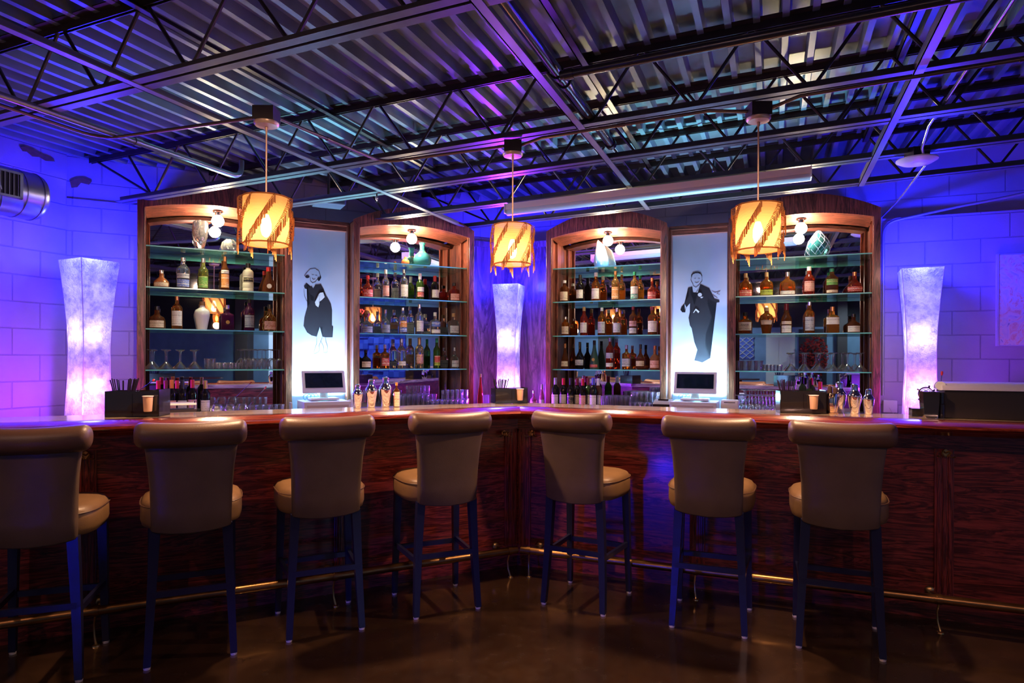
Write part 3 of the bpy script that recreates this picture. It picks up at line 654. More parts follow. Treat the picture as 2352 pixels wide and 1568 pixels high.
ST = [(-2.109,2.965,19.4,'bar stool','taupe leather bar stool cut off by the left edge of the view'),
      (-1.565,3.205,25.5,'','taupe leather bar stool second from the left, blue light on its leg'),
      (-1.025,3.50,25.3,'','taupe leather bar stool third from the left'),
      (-.436,3.79,24.9,'','taupe leather bar stool just left of the bar corner, fourth from left'),
      (.445,3.846,-28.5,'','taupe leather bar stool just right of the bar corner, turned slightly left'),
      (1.09,3.56,-21.5,'','taupe leather bar stool second from the right'),
      (1.655,3.315,-23.0,'','taupe leather bar stool farthest right, nearest the right edge')]
st0 = mk_stool()
for i, (X, Y, a, _, lab) in enumerate(ST):
    o = st0 if i == 0 else copy_tree(st0)
    o.location = (X, Y, 0); o.rotation_euler = (0,0,math.radians(a)); tag(o, lab, 'bar stool', 'leather bar stools along the bar')
# ------------------------------------------------------------------ bottles
SHP = dict(
 std=([(0,.9),(.02,1),(.60,1),(.66,.95),(.715,.72),(.76,.44),(.80,.35),(.985,.33)],.88,(.12,.50)),
 tall=([(0,.9),(.02,1),(.58,1),(.65,.9),(.70,.62),(.76,.42),(.985,.36)],.86,(.12,.46)),
 wine=([(0,.9),(.02,1),(.62,1),(.68,.85),(.735,.52),(.79,.39),(.99,.38)],.76,(.16,.46)),
 burg=([(0,.9),(.02,1),(.42,1),(.55,.85),(.68,.55),(.80,.38),(.985,.36)],.78,(.06,.36)),
 square=([(0,.92,1),(.02,1,1),(.60,1,1),(.645,.92,.8),(.68,.55,.2),(.71,.34,0),(.985,.32,0)],.84,(.12,.44)),
 squat=([(0,.85),(.03,1),(.42,1),(.52,.88),(.60,.50),(.66,.30),(.985,.28)],.84,(.08,.38)),
 round=([(0,.6),(.04,.82),(.16,.98),(.30,1),(.42,.88),(.54,.58),(.62,.34),(.68,.27),(.985,.25)],.82,(.14,.34)),
 flask=([(0,.9,.4),(.03,1,.4),(.48,1,.4),(.60,.88,.3),(.68,.5,.1),(.73,.27,0),(.985,.25,0)],.82,(.12,.42)),
 cone=([(0,1),(.03,1.0),(.25,.96),(.45,.78),(.62,.48),(.76,.34),(.985,.30)],.84,(.10,.30)),
 amph=([(0,.58),(.02,.62),(.25,.78),(.50,.98),(.62,1.0),(.70,.88),(.76,.52),(.80,.33),(.985,.33)],.86,(.36,.52)),
 ribs=([(0,.9),(.02,1),(.14,1),(.16,.94),(.18,1),(.32,1),(.34,.94),(.36,1),(.52,1),(.54,.94),(.56,1),(.70,.98),(.76,.8),(.80,.42),(.985,.38)],.84,(.37,.51)),
 slim=([(0,.9),(.02,1),(.30,.95),(.50,.72),(.66,.42),(.80,.30),(.985,.26)],.90,(.06,.20)))
TXT = []
def text_part(s, size, parent, loc, mat, name='label_text', rx=PI/2, rz=0, depth=.0004):
    cu = bpy.data.curves.new(name, 'FONT'); cu.body = s; cu.size = size; cu.align_x = 'CENTER'; cu.align_y = 'CENTER'; cu.extrude = depth; cu.resolution_u = 2
    tmp = bpy.data.objects.new(name, cu); COL.objects.link(tmp); bpy.context.view_layer.update()
    me = bpy.data.meshes.new_from_object(tmp.evaluated_get(bpy.context.evaluated_depsgraph_get())); bpy.data.objects.remove(tmp)
    me.materials.clear(); me.materials.append(mat); o = bpy.data.objects.new(name, me); COL.objects.link(o); o.parent = parent; o.location = loc; o.rotation_euler = (rx,0,rz); return o
def interp(prof, z):
    for a, b in zip(prof, prof[1:]):
        if a[0] <= z <= b[0]:
            f = (z-a[0])/((b[0]-a[0]) or 1); w0 = a[2] if len(a) > 2 else 0; w1 = b[2] if len(b) > 2 else 0
            return a[1]+(b[1]-a[1])*f, w0+(w1-w0)*f
    return prof[-1][1], 0
def patchlab(prof, H, R, z0, z1, half, sy, mat, name, parent, off=.0009):
    m = MB(); rings = []; n = 10
    for j in range(5):
        zf = z0+(z1-z0)*j/4; r, w = interp(prof, zf); ring = []
        for i in range(n+1):
            a = -PI/2 - half + 2*half*i/n; c, s_ = math.cos(a), math.sin(a); f = 1 if not w else (1-w)+w/((abs(c)**5+abs(s_)**5)**.2)
            ring.append(Vector((c*(r*f*R+off), s_*(r*f*R*sy+off), zf*H)))
        rings.append(ring)
    m.loft(rings, cap=False, close=False); return m.build(name, mat, parent, smooth=True)
def bottle(P, rz, H, R, shape, glass, lab, cap, label, group, cat='bottle', txt=None, extra=None, name='liquor_bottle', seg=20):
    prof, cz, (l0, l1) = SHP[shape]; t = thing(name, label, cat, P, rz, group); sy = .62 if shape == 'flask' else 1.0
    neck = prof[-1][1]
    pf = [(q[0]*H, q[1]*R)+tuple(q[2:]) for q in prof]
    m = MB()
    if sy != 1.0:
        rings = []
        for q in pf:
            w = q[2] if len(q) > 2 else 0; f_ = sy if w else 1.0; ring = []
            for k in range(seg):
                a = 2*PI*(k+.5)/seg; ring.append(Vector((q[1]*math.cos(a), q[1]*math.sin(a)*f_, q[0])))
            rings.append(ring)
        m.loft(rings)
    else: m.lathe(pf, seg)
    m.build('glass_body', BG[glass], t, smooth=True, ang=50)
    if cap:
        kr = neck*R*1.12
        m = MB()
        if cap == 'ball': m.lathe([(cz*H,.2*R),(cz*H+.004,kr*1.2),(cz*H+kr*2,kr*1.9),(cz*H+kr*3.6,kr*1.2),(cz*H+kr*4,.001)],14)
        else: m.lathe([(cz*H,kr),(H*.995,kr),(H,kr*.8)],14)
        m.build('cap', CP['copper' if cap == 'ball' else cap], t, smooth=True)
    if lab:
        labs = lab if isinstance(lab, list) else [(l0, l1, lab)]
        for (a, b, mm) in labs: patchlab(prof, H, R, a, b, 1.0, sy, LB[mm], 'label', t)
    if txt:
        s_, zf, size, mm = txt; r, w = interp(prof, zf); text_part(s_, size, t, (0, -(r*R*sy+.0022), zf*H), mm)
    if extra == 'net':
        m = MB()
        for k in range(7):
            for sg in (-1,1):
                pts = []
                for i in range(15):
                    zf = .03+.72*i/14; r, w = interp(prof, zf); a = k*2*PI/7+sg*i*.16; pts.append((r*R*1.03*math.cos(a), r*R*1.03*math.sin(a), zf*H))
                m.tube(pts, .0012, 4)
        m.build('wire_netting', CP['gold'], t)
    if extra == 'emblem':
        r, w = interp(prof, .33); m = MB(); m.lathe([(-.001,.016),(.001,.015)],14,axis='y',c=(0,-(r*R+.002),.33*H)); m.build('emblem', CP['gold'], t)
    if extra == 'seal':
        r, w = interp(prof, .28); m = MB(); m.lathe([(-.001,.021),(.001,.020)],18,axis='y',c=(0,-(r*R+.003),.28*H)); m.build('round_seal', LB['white' if glass != 'cream' else 'black'], t)
    return t
OR = ['leftmost','second from left','third from left','third from right','second from right','rightmost']
OR5 = ['leftmost','second from left','in the middle','second from right','rightmost']
def shelf(cab, si, rows):
    F = CABS[cab][0]; z = SH_Z[si]; nm = {1:'upper',2:'middle',3:'lower'}[si]; n = len(rows); o_ = OR if n == 6 else OR[:3]+['middle']+OR[3:]
    for i, r in enumerate(rows):
        px, hp, wp, shape, glass, lab, cap, desc = r[:8]; kw = r[8] if len(r) > 8 else {}
        v = 2.225; x = fx(F, px, v); Y = dep(F, x, v)
        P = F.W(x, v, z+.0005); P.z = z+.0005
        bottle(P, F.a, hp*Y/FPX, wp*Y/FPX, shape, glass, lab, cap, f"{desc}, {o_[i]} on {nm} shelf of {CN[cab]} cabinet", f"bottles on the {nm} shelf of the {CN[cab]} cabinet", **kw)
K = lambda s_, zf, size, mm=INK: {'txt': (s_, zf, size, mm)}
shelf('FLl',1,[(370,44,17,'round','copper','cream','silver','squat coppery bottle'),(420,75,14.5,'std','clear',[(.1,.32,'blue'),(.36,.5,'silver')],'silver','clear bottle with blue label'),(466,76,11,'tall','lime',[(.1,.44,'green')],'silver','yellow-green bottle with green label'),
  (516,82,9.5,'tall','brown',[(.12,.5,'orange'),(.52,.61,'white')],'copper','slim orange-labelled dark bottle',K('AVERNA',.565,.014)),(569,69,12,'ribs','cream','black','black','cream ribbed bottle'),(616,62,15,'cone','brown',None,'red','dark bottle with round white seal',{'extra':'seal'})])
shelf('FLl',2,[(360,53,17,'squat','brown','cream','black','squat brown bottle with cream label'),(406,77,12,'std','amber',[(.12,.56,'white')],'copper','amber rum bottle with white label'),(464,66,16.5,'amph','white',None,'wood','white ceramic amphora bottle'),
  (522,59,14,'square','purple',None,'silver','dark red square decanter',{'extra':'emblem'}),(572,74,11.5,'std','purple','silver','black','dark violet bottle with silver label'),(619,63,14.5,'squat','amber','pink','black','squat amber netted bottle',{'extra':'net'})])
shelf('INl',1,[(844,54,12,'squat','red','red','red','red squat liqueur bottle'),(885,69,8.5,'tall','clear',[(.12,.46,'pink')],'white','clear bottle with pinkish label'),(927,72,9.5,'std','clear','white','silver','tall clear vodka bottle'),
  (964,64,9,'wine','green',[(.15,.32,'red'),(.34,.5,'white')],'white','green vermouth bottle'),(998,60,9.5,'wine','dark','white','red','dark bottle with red cap'),(1042,46,11,'square','red','pink','black','square amber bottle, pink label')])
shelf('INl',2,[(842,45,13.5,'squat','clear','silver','ball','clear squat bottle with ball stopper'),(885,57,10.5,'squat','clear','silver','silver','clear round-shouldered bottle'),(925,62,9.5,'std','clear',[(.10,.26,'blue'),(.28,.5,'orange')],'silver','clear bottle with coloured label'),
  (963,71,9.5,'tall','clear','white','silver','tall clear bottle, white label'),(999,53,10.5,'square','clear',[(.38,.58,'blue'),(.1,.25,'white')],'white','square clear bottle with blue band',K('1800',.48,.022,CP['white'])),(1041,52,11,'square','clear','silver','cork','square clear corked bottle')])
shelf('INl',3,[(840,43,12,'squat','dark','cream','black','dark bottle, oval cream label'),(884,55,9,'square','amber','red','white','square amber tequila bottle',K('1800',.36,.018,CP['white'])),(922,69,10,'tall','clear',[(.1,.24,'white')],'silver','clear bottle with low white label'),
  (963,71,9.5,'wine','clear','pink','gold','bottle wrapped in netting',{'extra':'net'}),(1003,69,8,'tall','green',[(.1,.2,'lime'),(.2,.42,'red')],'green','green bottle with bright label'),(1044,48,10,'squat','clear','silver','silver','squat clear bottle')])
shelf('INr',1,[(1296,53,10.5,'std','brown','cream','white','dark bottle, diamond cream label'),(1332,65,9,'wine','dark','white','black','tall dark bottle, white label'),(1368,69,10,'tall','amber','white','white','amber whisky with white label'),
  (1413,71,9,'std','honey',[(.1,.48,'orange')],'copper','golden bottle, orange label'),(1457,68,9.5,'std','honey',[(.08,.24,'teal'),(.25,.5,'white')],'green','green-capped golden bottle'),(1497,53,10.5,'squat','red','red','copper','copper-red rounded bottle')])
shelf('INr',2,[(1299,45,9.5,'std','amber','cream','silver','small amber bottle'),(1341,67,9,'tall','red','white','cork','reddish bottle, white label'),(1382,65,9.5,'std','amber',[(.1,.5,'white')],'white','amber bottle, large white label'),
  (1417,64,9.5,'tall','amber','white','silver','amber bottle with sloping neck'),(1454,67,9.5,'std','brown',[(.08,.26,'white'),(.32,.5,'pink')],'maroon','brown bottle, purple seal'),(1499,66,11.5,'std','amber',[(.12,.5,'white')],'maroon','amber bottle, wide white label')])
shelf('INr',3,[(1298,58,9.5,'cone','brown','cream','copper','cognac bottle, cream label'),(1332,62,11.5,'round','dark','silver','black','round dark cognac bottle'),(1365,66,10.5,'cone','frost',[(.06,.16,'red')],'black','frosted green conical bottle',{'extra':'emblem'}),
  (1401,72,9.5,'std','red',[(.35,.52,'white'),(.08,.2,'white')],'silver','tall red-amber bottle, oval label'),(1439,56,9.5,'square','amber','silver','silver','square-shouldered bottle, grey label'),(1471,58,11,'round','brown','cream','black','round brown bottle, shield label'),(1504,55,11.5,'squat','blush','pink','copper','pink-labelled rounded bottle')])
shelf('FRr',1,[(1712,57,14.5,'flask','amber',[(.06,.32,'red')],'cork','amber flask with red label'),(1760,58,14.5,'flask','amber',[(.10,.3,'lime')],'cork','amber flask with green label'),(1808,57,17,'flask','amber',[(.1,.24,'white')],'silver','wide amber flask'),
  (1858,68,12,'tall','red',[(.16,.5,'pink')],'white','tall bottle, red emblem label'),(1910,62,13.5,'std','brown',[(.1,.2,'cream'),(.38,.6,'green')],'green','green-topped whisky bottle'),(1962,53,18,'round','red','red','copper','round amber-red bottle')])
shelf('FRr',2,[(1711,51,14,'square','amber',[(.18,.55,'cream')],'black','square amber bottle reading KNOB',K('KNOB',.42,.024)),(1760,62,14.5,'amph','amber','cream','cork','urn-shaped amber bottle'),(1806,70,12,'burg','brown',[(.05,.28,'white'),(.32,.42,'cream')],'maroon','sloping-shouldered whisky bottle'),
  (1859,74,11,'std','amber',[(.1,.52,'silver')],'silver','tall slender silver-labelled bottle'),(1912,62,13.5,'square','honey',[(.34,.6,'white')],'copper','honey bottle, cream label'),(1960,45,14.5,'squat','brown','white','black','squat apothecary bottle')])
# wines on the back counter
WN = [('FLl',[(364,'dark','cream','red','red-capped'),(381,'dark','cream','maroon','maroon-capped'),(394.5,'dark','pink','orange','orange-capped'),(407,'dark','white','red','bright-red-capped'),(419,'dark','silver','black','black-capped'),(442,'dark','pink','red','big-label red-capped'),(472,'dark','white','gold','gold-capped')],'below the far left cabinet',80),
      ('INr',[(1276,'dark','white','silver','silver-necked'),(1294.5,'dark','white','red','red-capped white-labelled'),(1311.5,'dark','black','black','all-black'),(1326,'dark','cream','maroon','maroon-capped'),(1339,'dark','pink','red','pink-labelled red-capped'),(1351,'green','white','maroon','green'),(1363,'dark','white','blue','blue-capped'),(1374,'brown','white','white','white-capped')],'below the inner right cabinet',62)]
for cab, rows, where, hp in WN:
    F = CABS[cab][0]
    for i, (px, g, l, c, d) in enumerate(rows):
        v = 1.86 if i % 2 == 0 else 1.95; x = fx(F, px, v); Y = dep(F, x, v); H = random.uniform(.292,.306)
        kw = {}
        if c == 'black' and cab == 'INr': kw = K('K', .3, .034, CP['gold'])
        bottle(F.W(x, v, ZB0+.0005), F.a, H, .0375, 'wine', g, l, c, f"{d} wine bottle standing on the counter {where}", f"wine bottles {where}", name='wine_bottle', **kw)
F = FR
for px, c, d in ((1859,'black','black-topped wine bottle, square neck tag'),(1884,'red','red-capped green wine bottle')):
    x = fx(F, px, 1.75); bottle(F.W(x,1.75,ZB0+.0005), F.a, .315 if c == 'black' else .30, .037, 'wine', 'green', 'white', c, f"{d} behind the caddy below the far right cabinet", 'wine bottles below the far right cabinet', name='wine_bottle')
# ------------------------------------------------------------------ glassware
def place(o, F, x, v, z, label, group, first=[None]):
    o.location = F.W(x, v, z); o.rotation_euler = (o.rotation_euler[0], 0, F.a); tag(o, label, None, group); return o
def g_stem(kind):
    t = thing(kind, '', 'glass')
    if kind == 'martini_glass':           # standing on its rim
        m = MB(); m.lathe([(0,.056),(.012,.052),(.05,.018),(.062,.008)],24,cap=False); m.build('bowl', GLASS, t, smooth=True)
        m = MB(); m.lathe([(.06,.009),(.075,.008),(.12,.008),(.150,.012)],14,cap=False); m.build('stem', GLASS, t, smooth=True)
        m = MB(); m.lathe([(.150,.012),(.158,.030),(.161,.036),(.163,.036),(.164,.03)],24); m.build('foot', GLASS, t, smooth=True)
    else:
        m = MB(); m.lathe([(0,.027),(.02,.034),(.05,.038),(.075,.033),(.092,.014),(.096,.006)],22,cap=False); m.build('bowl', GLASS, t, smooth=True)
        m = MB(); m.lathe([(.094,.006),(.12,.0045),(.165,.006)],12,cap=False); m.build('stem', GLASS, t, smooth=True)
        m = MB(); m.lathe([(.165,.006),(.170,.030),(.172,.034),(.174,.034),(.175,.028)],22); m.build('foot', GLASS, t, smooth=True)
    return t
def g_plain(name, prof, n=20, cat='glass'):
    m = MB(); m.lathe(prof, n, cap=False); o = m.build(name, GLASS, smooth=True); return tag(o, '', cat)
mart, wine = g_stem('martini_glass'), g_stem('wine_glass')
rocks = g_plain('rocks_glass',[(0,.001),(.0005,.034),(.004,.036),(.088,.040),(.090,.039),(.088,.037),(.02,.033),(.018,.001)])
shot = g_plain('shot_glass',[(0,.001),(.0005,.018),(.004,.020),(.052,.025),(.053,.024),(.012,.018),(.010,.001)])
high = g_plain('highball_glass',[(0,.001),(.0005,.029),(.004,.031),(.138,.034),(.139,.033),(.02,.028),(.018,.001)],14)
stml = g_plain('stemless_glass',[(0,.001),(.001,.022),(.012,.036),(.04,.048),(.07,.044),(.10,.034),(.101,.033),(.07,.043),(.04,.047),(.012,.034),(.006,.001)])
USED = set()
def put(proto, F, x, v, z, label, group, jit=0.0):
    o = proto if proto.name not in USED else copy_tree(proto); USED.add(proto.name)
    o.location = F.W(x, v, z); o.rotation_euler = (0,0,F.a+random.uniform(-jit,jit)); tag(o, label, None, group); return o
def row(cab, proto, pxs, v, z, what, where, grp):
    F = CABS[cab][0]; n = len(pxs)
    names = {1:[''],2:['left','right'],4:['leftmost','second from left','second from right','rightmost'],5:OR5,6:OR}.get(n)
    for i, px in enumerate(pxs): put(proto, F, fx(F, px, v), v, z, f"{names[i]} {what} {where}".strip(), grp)
Z4 = SH_Z[3]+.0005
row('FLl', mart, [348,381,414,448], 2.17, Z4, 'upturned martini glass', 'on lowest glass shelf of far left cabinet', 'martini glasses in the far left cabinet')
row('FLl', rocks, [484], 2.17, Z4, 'lone clear rocks glass', 'beside shot glasses in the far left cabinet', 'rocks glass in the far left cabinet')
row('FLl', shot, [502,517,531,545], 2.15, Z4, 'small shot glass', 'on lowest glass shelf of far left cabinet', 'shot glasses in the far left cabinet')
row('FLl', wine, [562,582,602,622,641], 2.17, Z4, 'upturned wine glass', 'on lowest glass shelf of far left cabinet', 'wine glasses in the far left cabinet')
row('FRr', rocks, [1692,1710,1728,1742], 2.13, Z4, 'clear rocks glass', 'on lowest glass shelf of far right cabinet', 'rocks glasses in the far right cabinet')
row('FRr', shot, [1757,1766,1775,1783,1791], 2.15, Z4, 'tall shot glass', 'on lowest glass shelf of far right cabinet', 'shot glasses in the far right cabinet')
row('FRr', mart, [1817,1850,1882,1914,1946,1976], 2.17, Z4, 'upturned martini glass', 'on lowest glass shelf of far right cabinet', 'martini glasses in the far right cabinet')
row('FRr', wine, [1698,1713,1728,1744,1760,1776], 1.80, ZB0+.0005, 'upturned wine glass', 'on counter below the far right cabinet', 'wine glasses on the counter below the far right cabinet')
for px in (1705,1721,1737,1752,1768,1784): put(wine, FR, fx(FR,px,1.90), 1.90, ZB0+.0005, 'upturned wine glass in the back row below the far right cabinet', 'back row of wine glasses below the far right cabinet')
for i, px in enumerate((500,528,557)): put(stml, FL, fx(FL,px,1.80), 1.80, ZB0+.0005, ('left','middle','right')[i]+' round stemless glass on the counter below far left cabinet', 'stemless glasses below the far left cabinet')
for px in (582,597,612,627,642): put(rocks, FL, fx(FL,px,1.78), 1.78, ZB0+.0005, 'clear rocks glass in the low row below the far left cabinet', 'rocks glasses below the far left cabinet')
for k, v in enumerate((1.74,1.83,1.92)):
    for j, px in enumerate(range(922,1068,11)):
        o = put(high if j < 6 else rocks, FL, fx(FL,px+k*2,v), v, ZB0+.0005, '', ''); 
        tag(o, 'clear tall glass crowded on the counter below inner left cabinet' if j < 6 else 'clear rocks glass crowded on the counter below inner left cabinet', None, 'tall glasses below the inner left cabinet' if j < 6 else 'rocks glasses below the inner left cabinet')
        if j > 8 and k == 1: put(rocks, FL, fx(FL,px+k*2,v), v, ZB0+.092, 'clear rocks glass stacked on another below inner left cabinet', 'stacked rocks glasses below the inner left cabinet')
for k, v in enumerate((1.74,1.82,1.90,1.98)):
    for j, px in enumerate(range(1388,1503,11)):
        hi = j < 6; o = put(high if hi else rocks, FR, fx(FR,px+k*4,v), v, ZB0+.0005, 'clear tall glass crowded on the counter below inner right cabinet' if hi else 'clear rocks glass crowded on the counter below inner right cabinet','tall glasses below the inner right cabinet' if hi else 'rocks glasses below the inner right cabinet')
        if not hi and k in (1,2): put(rocks, FR, fx(FR,px+k*4,v), v, ZB0+.092, 'clear rocks glass stacked on another below inner right cabinet','stacked rocks glasses below the inner right cabinet')
# ------------------------------------------------------------------ ornaments on the top glass shelves
Z1 = SH_Z[0]+.0005
def orn(cab, px, v, prof, mat, name, label, n=28, sy=1, lobes=0):
    F = CABS[cab][0]; m = MB()
    if lobes:
        rings = []
        for z, r in prof: rings.append([Vector((r*(1+.13*math.cos(lobes*a+z*18))*math.cos(a), r*(1+.13*math.cos(lobes*a+z*18))*math.sin(a), z)) for a in [2*PI*k/n for k in range(n)]])
        m.loft(rings, cap=False)
    else: m.lathe(prof, n, cap=False)
    o = m.build(name, mat, smooth=True, loc=F.W(fx(F,px,v), v, Z1), rz=F.a); return tag(o, label, 'vase', 'glass ornaments on the top shelves')
CRY = flat((.97,.97,.98),.03,0,.98,ior=1.4)
orn('FLl',460,2.2,[(0,.001),(.001,.045),(.012,.04),(.03,.018),(.06,.03),(.13,.052),(.20,.060),(.25,.056),(.262,.050),(.25,.05),(.2,.054),(.1,.035),(.06,.001)],CRY,'crystal_vase','twisted clear crystal vase on top shelf of far left cabinet',32,1,5)
orn('FLl',526,2.2,[(0,.001),(.001,.035),(.02,.055),(.06,.065),(.10,.055),(.125,.03),(.128,.001)],flat((.85,.95,.92),.05,0,.93,ior=1.3),'glass_orb','pale glass orb on top shelf of far left cabinet',24,1,6)
TEALG = flat((.12,.55,.55),.03,0,.85,ior=1.3)
orn('INl',969,2.2,[(0,.001),(.001,.035),(.01,.06),(.04,.085),(.08,.09),(.12,.075),(.15,.04),(.17,.026),(.22,.024),(.245,.034),(.243,.03),(.22,.021),(.17,.022),(.12,.07),(.08,.086),(.04,.08),(.01,.001)],TEALG,'glass_flask','round teal glass flask with tall neck on inner left top shelf')
orn('INl',930,2.2,[(0,.001),(.001,.02),(.012,.032),(.035,.042),(.06,.036),(.075,.016),(.095,.012),(.097,.001)],flat((.7,.28,.10),.06,0,.6),'copper_orb','small coppery glass orb on inner left top shelf')
F = FR; px = 1381; v = 2.2; m = MB(); rings = []
for z, r in ((0,.05),(.01,.068),(.05,.076),(.11,.070),(.18,.055),(.23,.043),(.255,.036),(.27,.022)):
    rings.append([Vector((r*math.cos(a)-z*.06, .8*r*math.sin(a), z - (.022*math.cos(a) if z > .22 else 0)*(z-.22)/.05)) for a in [2*PI*k/24 for k in range(24)]])
m.loft(rings)
mm, tt, bb = nt('blue_white_glaze'); sp = N(tt,'ShaderNodeSeparateXYZ'); tt.links.new(objvec(tt), sp.inputs[0]); nz = N(tt,'ShaderNodeTexNoise',Scale=22.0); tt.links.new(objvec(tt), nz.inputs['Vector'])
ad = N(tt,'ShaderNodeMath',operation='MULTIPLY_ADD'); tt.links.new(nz.outputs[0], ad.inputs[0]); ad.inputs[1].default_value = .12; tt.links.new(sp.outputs[2], ad.inputs[2])
rp = ramp(tt, ad.outputs[0], [(.10,(.04,.18,.5)),(.19,(.2,.45,.78)),(.27,(.8,.85,.9))]); tt.links.new(rp.outputs[0], bb.inputs['Base Color']); bb.inputs['Roughness'].default_value = .12
tag(m.build('glazed_vase', mm, smooth=True, loc=F.W(fx(F,px,v),v,Z1), rz=F.a),'blue and white pear-shaped vase on inner right top shelf','vase','glass ornaments on the top shelves')
x = fx(FR,1879,2.2); t = thing('netted_vase','teardrop dark glass vase with pale blue crackle on far right top shelf','vase',FR.W(x,2.2,Z1),FR.a,'glass ornaments on the top shelves')
TP = [(0,.03),(.01,.055),(.05,.088),(.10,.098),(.15,.082),(.20,.048),(.235,.020),(.25,.006)]
m = MB(); m.lathe(TP,28); m.build('vase_body', flat((.03,.20,.24),.04,0,.6), t, smooth=True)
m = MB(); rnd = random.Random(5)
def tp(a, z):
    for (z0,r0),(z1,r1) in zip(TP,TP[1:]):
        if z0 <= z <= z1: r = r0+(r1-r0)*(z-z0)/(z1-z0)
    return ((r+.001)*math.cos(a),(r+.001)*math.sin(a),z)
for k in range(9):
    for lv in range(5):
        z0 = .03+lv*.042; a0 = (k+.5*(lv%2))*2*PI/9+rnd.uniform(-.12,.12); 
        for sg in (-.5,.5):
            a1 = a0+sg*2*PI/9; m.tube([tp(a0,z0), tp((a0+a1)/2, z0+.021), tp(a1, min(.248,z0+.042))], .0022, 4)
m.build('crackle_lines', flat((.45,.6,.95),.3), t, smooth=True)
# ------------------------------------------------------------------ things on the bar top
ZT = 1.0905
def shaker(F, px, v, H, label):
    t = thing('cocktail_shaker', label, 'cocktail shaker', F.W(fx(F,px,v), v, ZT), F.a, 'steel cocktail shakers on the bar')
    s = H/.20
    m = MB(); m.lathe([(0,.024*s),(.004*s,.027*s),(.05*s,.034*s),(.09*s,.040*s),(.118*s,.0425*s)],26); m.build('cup', CHROME, t, smooth=True)
    m = MB(); m.lathe([(.116*s,.0435*s),(.123*s,.0435*s),(.135*s,.036*s),(.150*s,.026*s),(.156*s,.0235*s)],26); m.build('shoulder', CHROME, t, smooth=True)
    m = MB(); m.lathe([(.155*s,.0225*s),(.185*s,.021*s),(.192*s,.022*s),(.198*s,.016*s),(.20*s,.004*s)],22); m.build('cap', CHROME, t, smooth=True)
for a in ((FL,822,.18,.152,'smallest steel cocktail shaker at left of the inner left group'),(FL,853,.19,.184,'medium steel cocktail shaker, middle of the inner left group'),(FL,886,.20,.196,'largest steel cocktail shaker beside the wrapped bitters bottle'),
          (FR,1928,.21,.186,'steel cocktail shaker just right of the copper-rimmed tin'),(FR,1963,.17,.176,'steel cocktail shaker second from the right on right wing'),(FR,1995,.17,.148,'smallest steel cocktail shaker at the right end of its row')): shaker(*a)
x = fx(FL,911,.18); bottle(FL.W(x,.18,ZT), FL.a, .158, .021, 'std', 'brown', [(.02,.62,'cream')], 'orange', 'small paper-wrapped bitters bottle with orange cap beside the shakers', None, name='bitters_bottle')
t = thing('mixing_tin','copper-rimmed steel tin holding two dark muddlers on the right wing','tin',FR.W(fx(FR,1911,.12),.12,ZT),FR.a)
m = MB(); m.lathe([(0,.036),(.006,.037),(.008,.030),(.118,.046),(.12,.045),(.01,.028),(.009,.001)],28); m.build('tin_body', COPPER, t, smooth=True)
for i, (dx, dz) in enumerate(((-.012,.165),(.018,.155))):
    tt_ = thing('muddler', ('taller' if i == 0 else 'shorter')+' dark muddler standing in the copper-rimmed tin','muddler',FR.W(fx(FR,1911,.12)+dx,.12,ZT),FR.a)
    m = MB(); m.tube([(0,0,.012),(0,0,dz-.05),(0,0,dz-.045),(0,0,dz-.008),(0,0,dz)],[.008,.008,.014,.014,.006],12); m.build('handle', flat((.06,.03,.025),.4), tt_, smooth=True)
m = MB(); m.lathe([(0,.028),(.003,.030),(.115,.043),(.117,.042),(.006,.028),(.005,.001)],24); o = m.build('mixing_tin', CHROME, smooth=True, loc=FR.W(fx(FR,1896,.20),.20,ZT)); tag(o,'plain steel mixing tin half hidden behind the copper-rimmed tin','tin')
def caddy(P, rz, label, w=.27, d=.15, h=.135, flip=1, spoon=True):
    t = thing('napkin_caddy', label, 'caddy', P, rz, 'black bar caddies with napkins and straws')
    for a, b in (((-w/2,-d/2,0),(w/2,-d/2+.004,h)),((-w/2,d/2-.004,0),(w/2,d/2,h)),((-w/2,-d/2,0),(-w/2+.004,d/2,h)),((w/2-.004,-d/2,0),(w/2,d/2,h*1.06)),((-w/2,-d/2,0),(w/2,d/2,.004)),((0,-d/2,0),(.004,d/2,h*.9))):
        pass
    m = MB()
    for a, b in (((-w/2,-d/2,0),(w/2,-d/2+.004,h)),((-w/2,d/2-.004,0),(w/2,d/2,h)),((-w/2,-d/2,0),(-w/2+.004,d/2,h)),((w/2-.004,-d/2,0),(w/2,d/2,h*1.06)),((-w/2,-d/2,0),(w/2,d/2,.004)),((0,-d/2,0),(.004,d/2,h*.9))): m.b2(a, b)
    m.build('caddy_box', BLKPL, t)
    return t
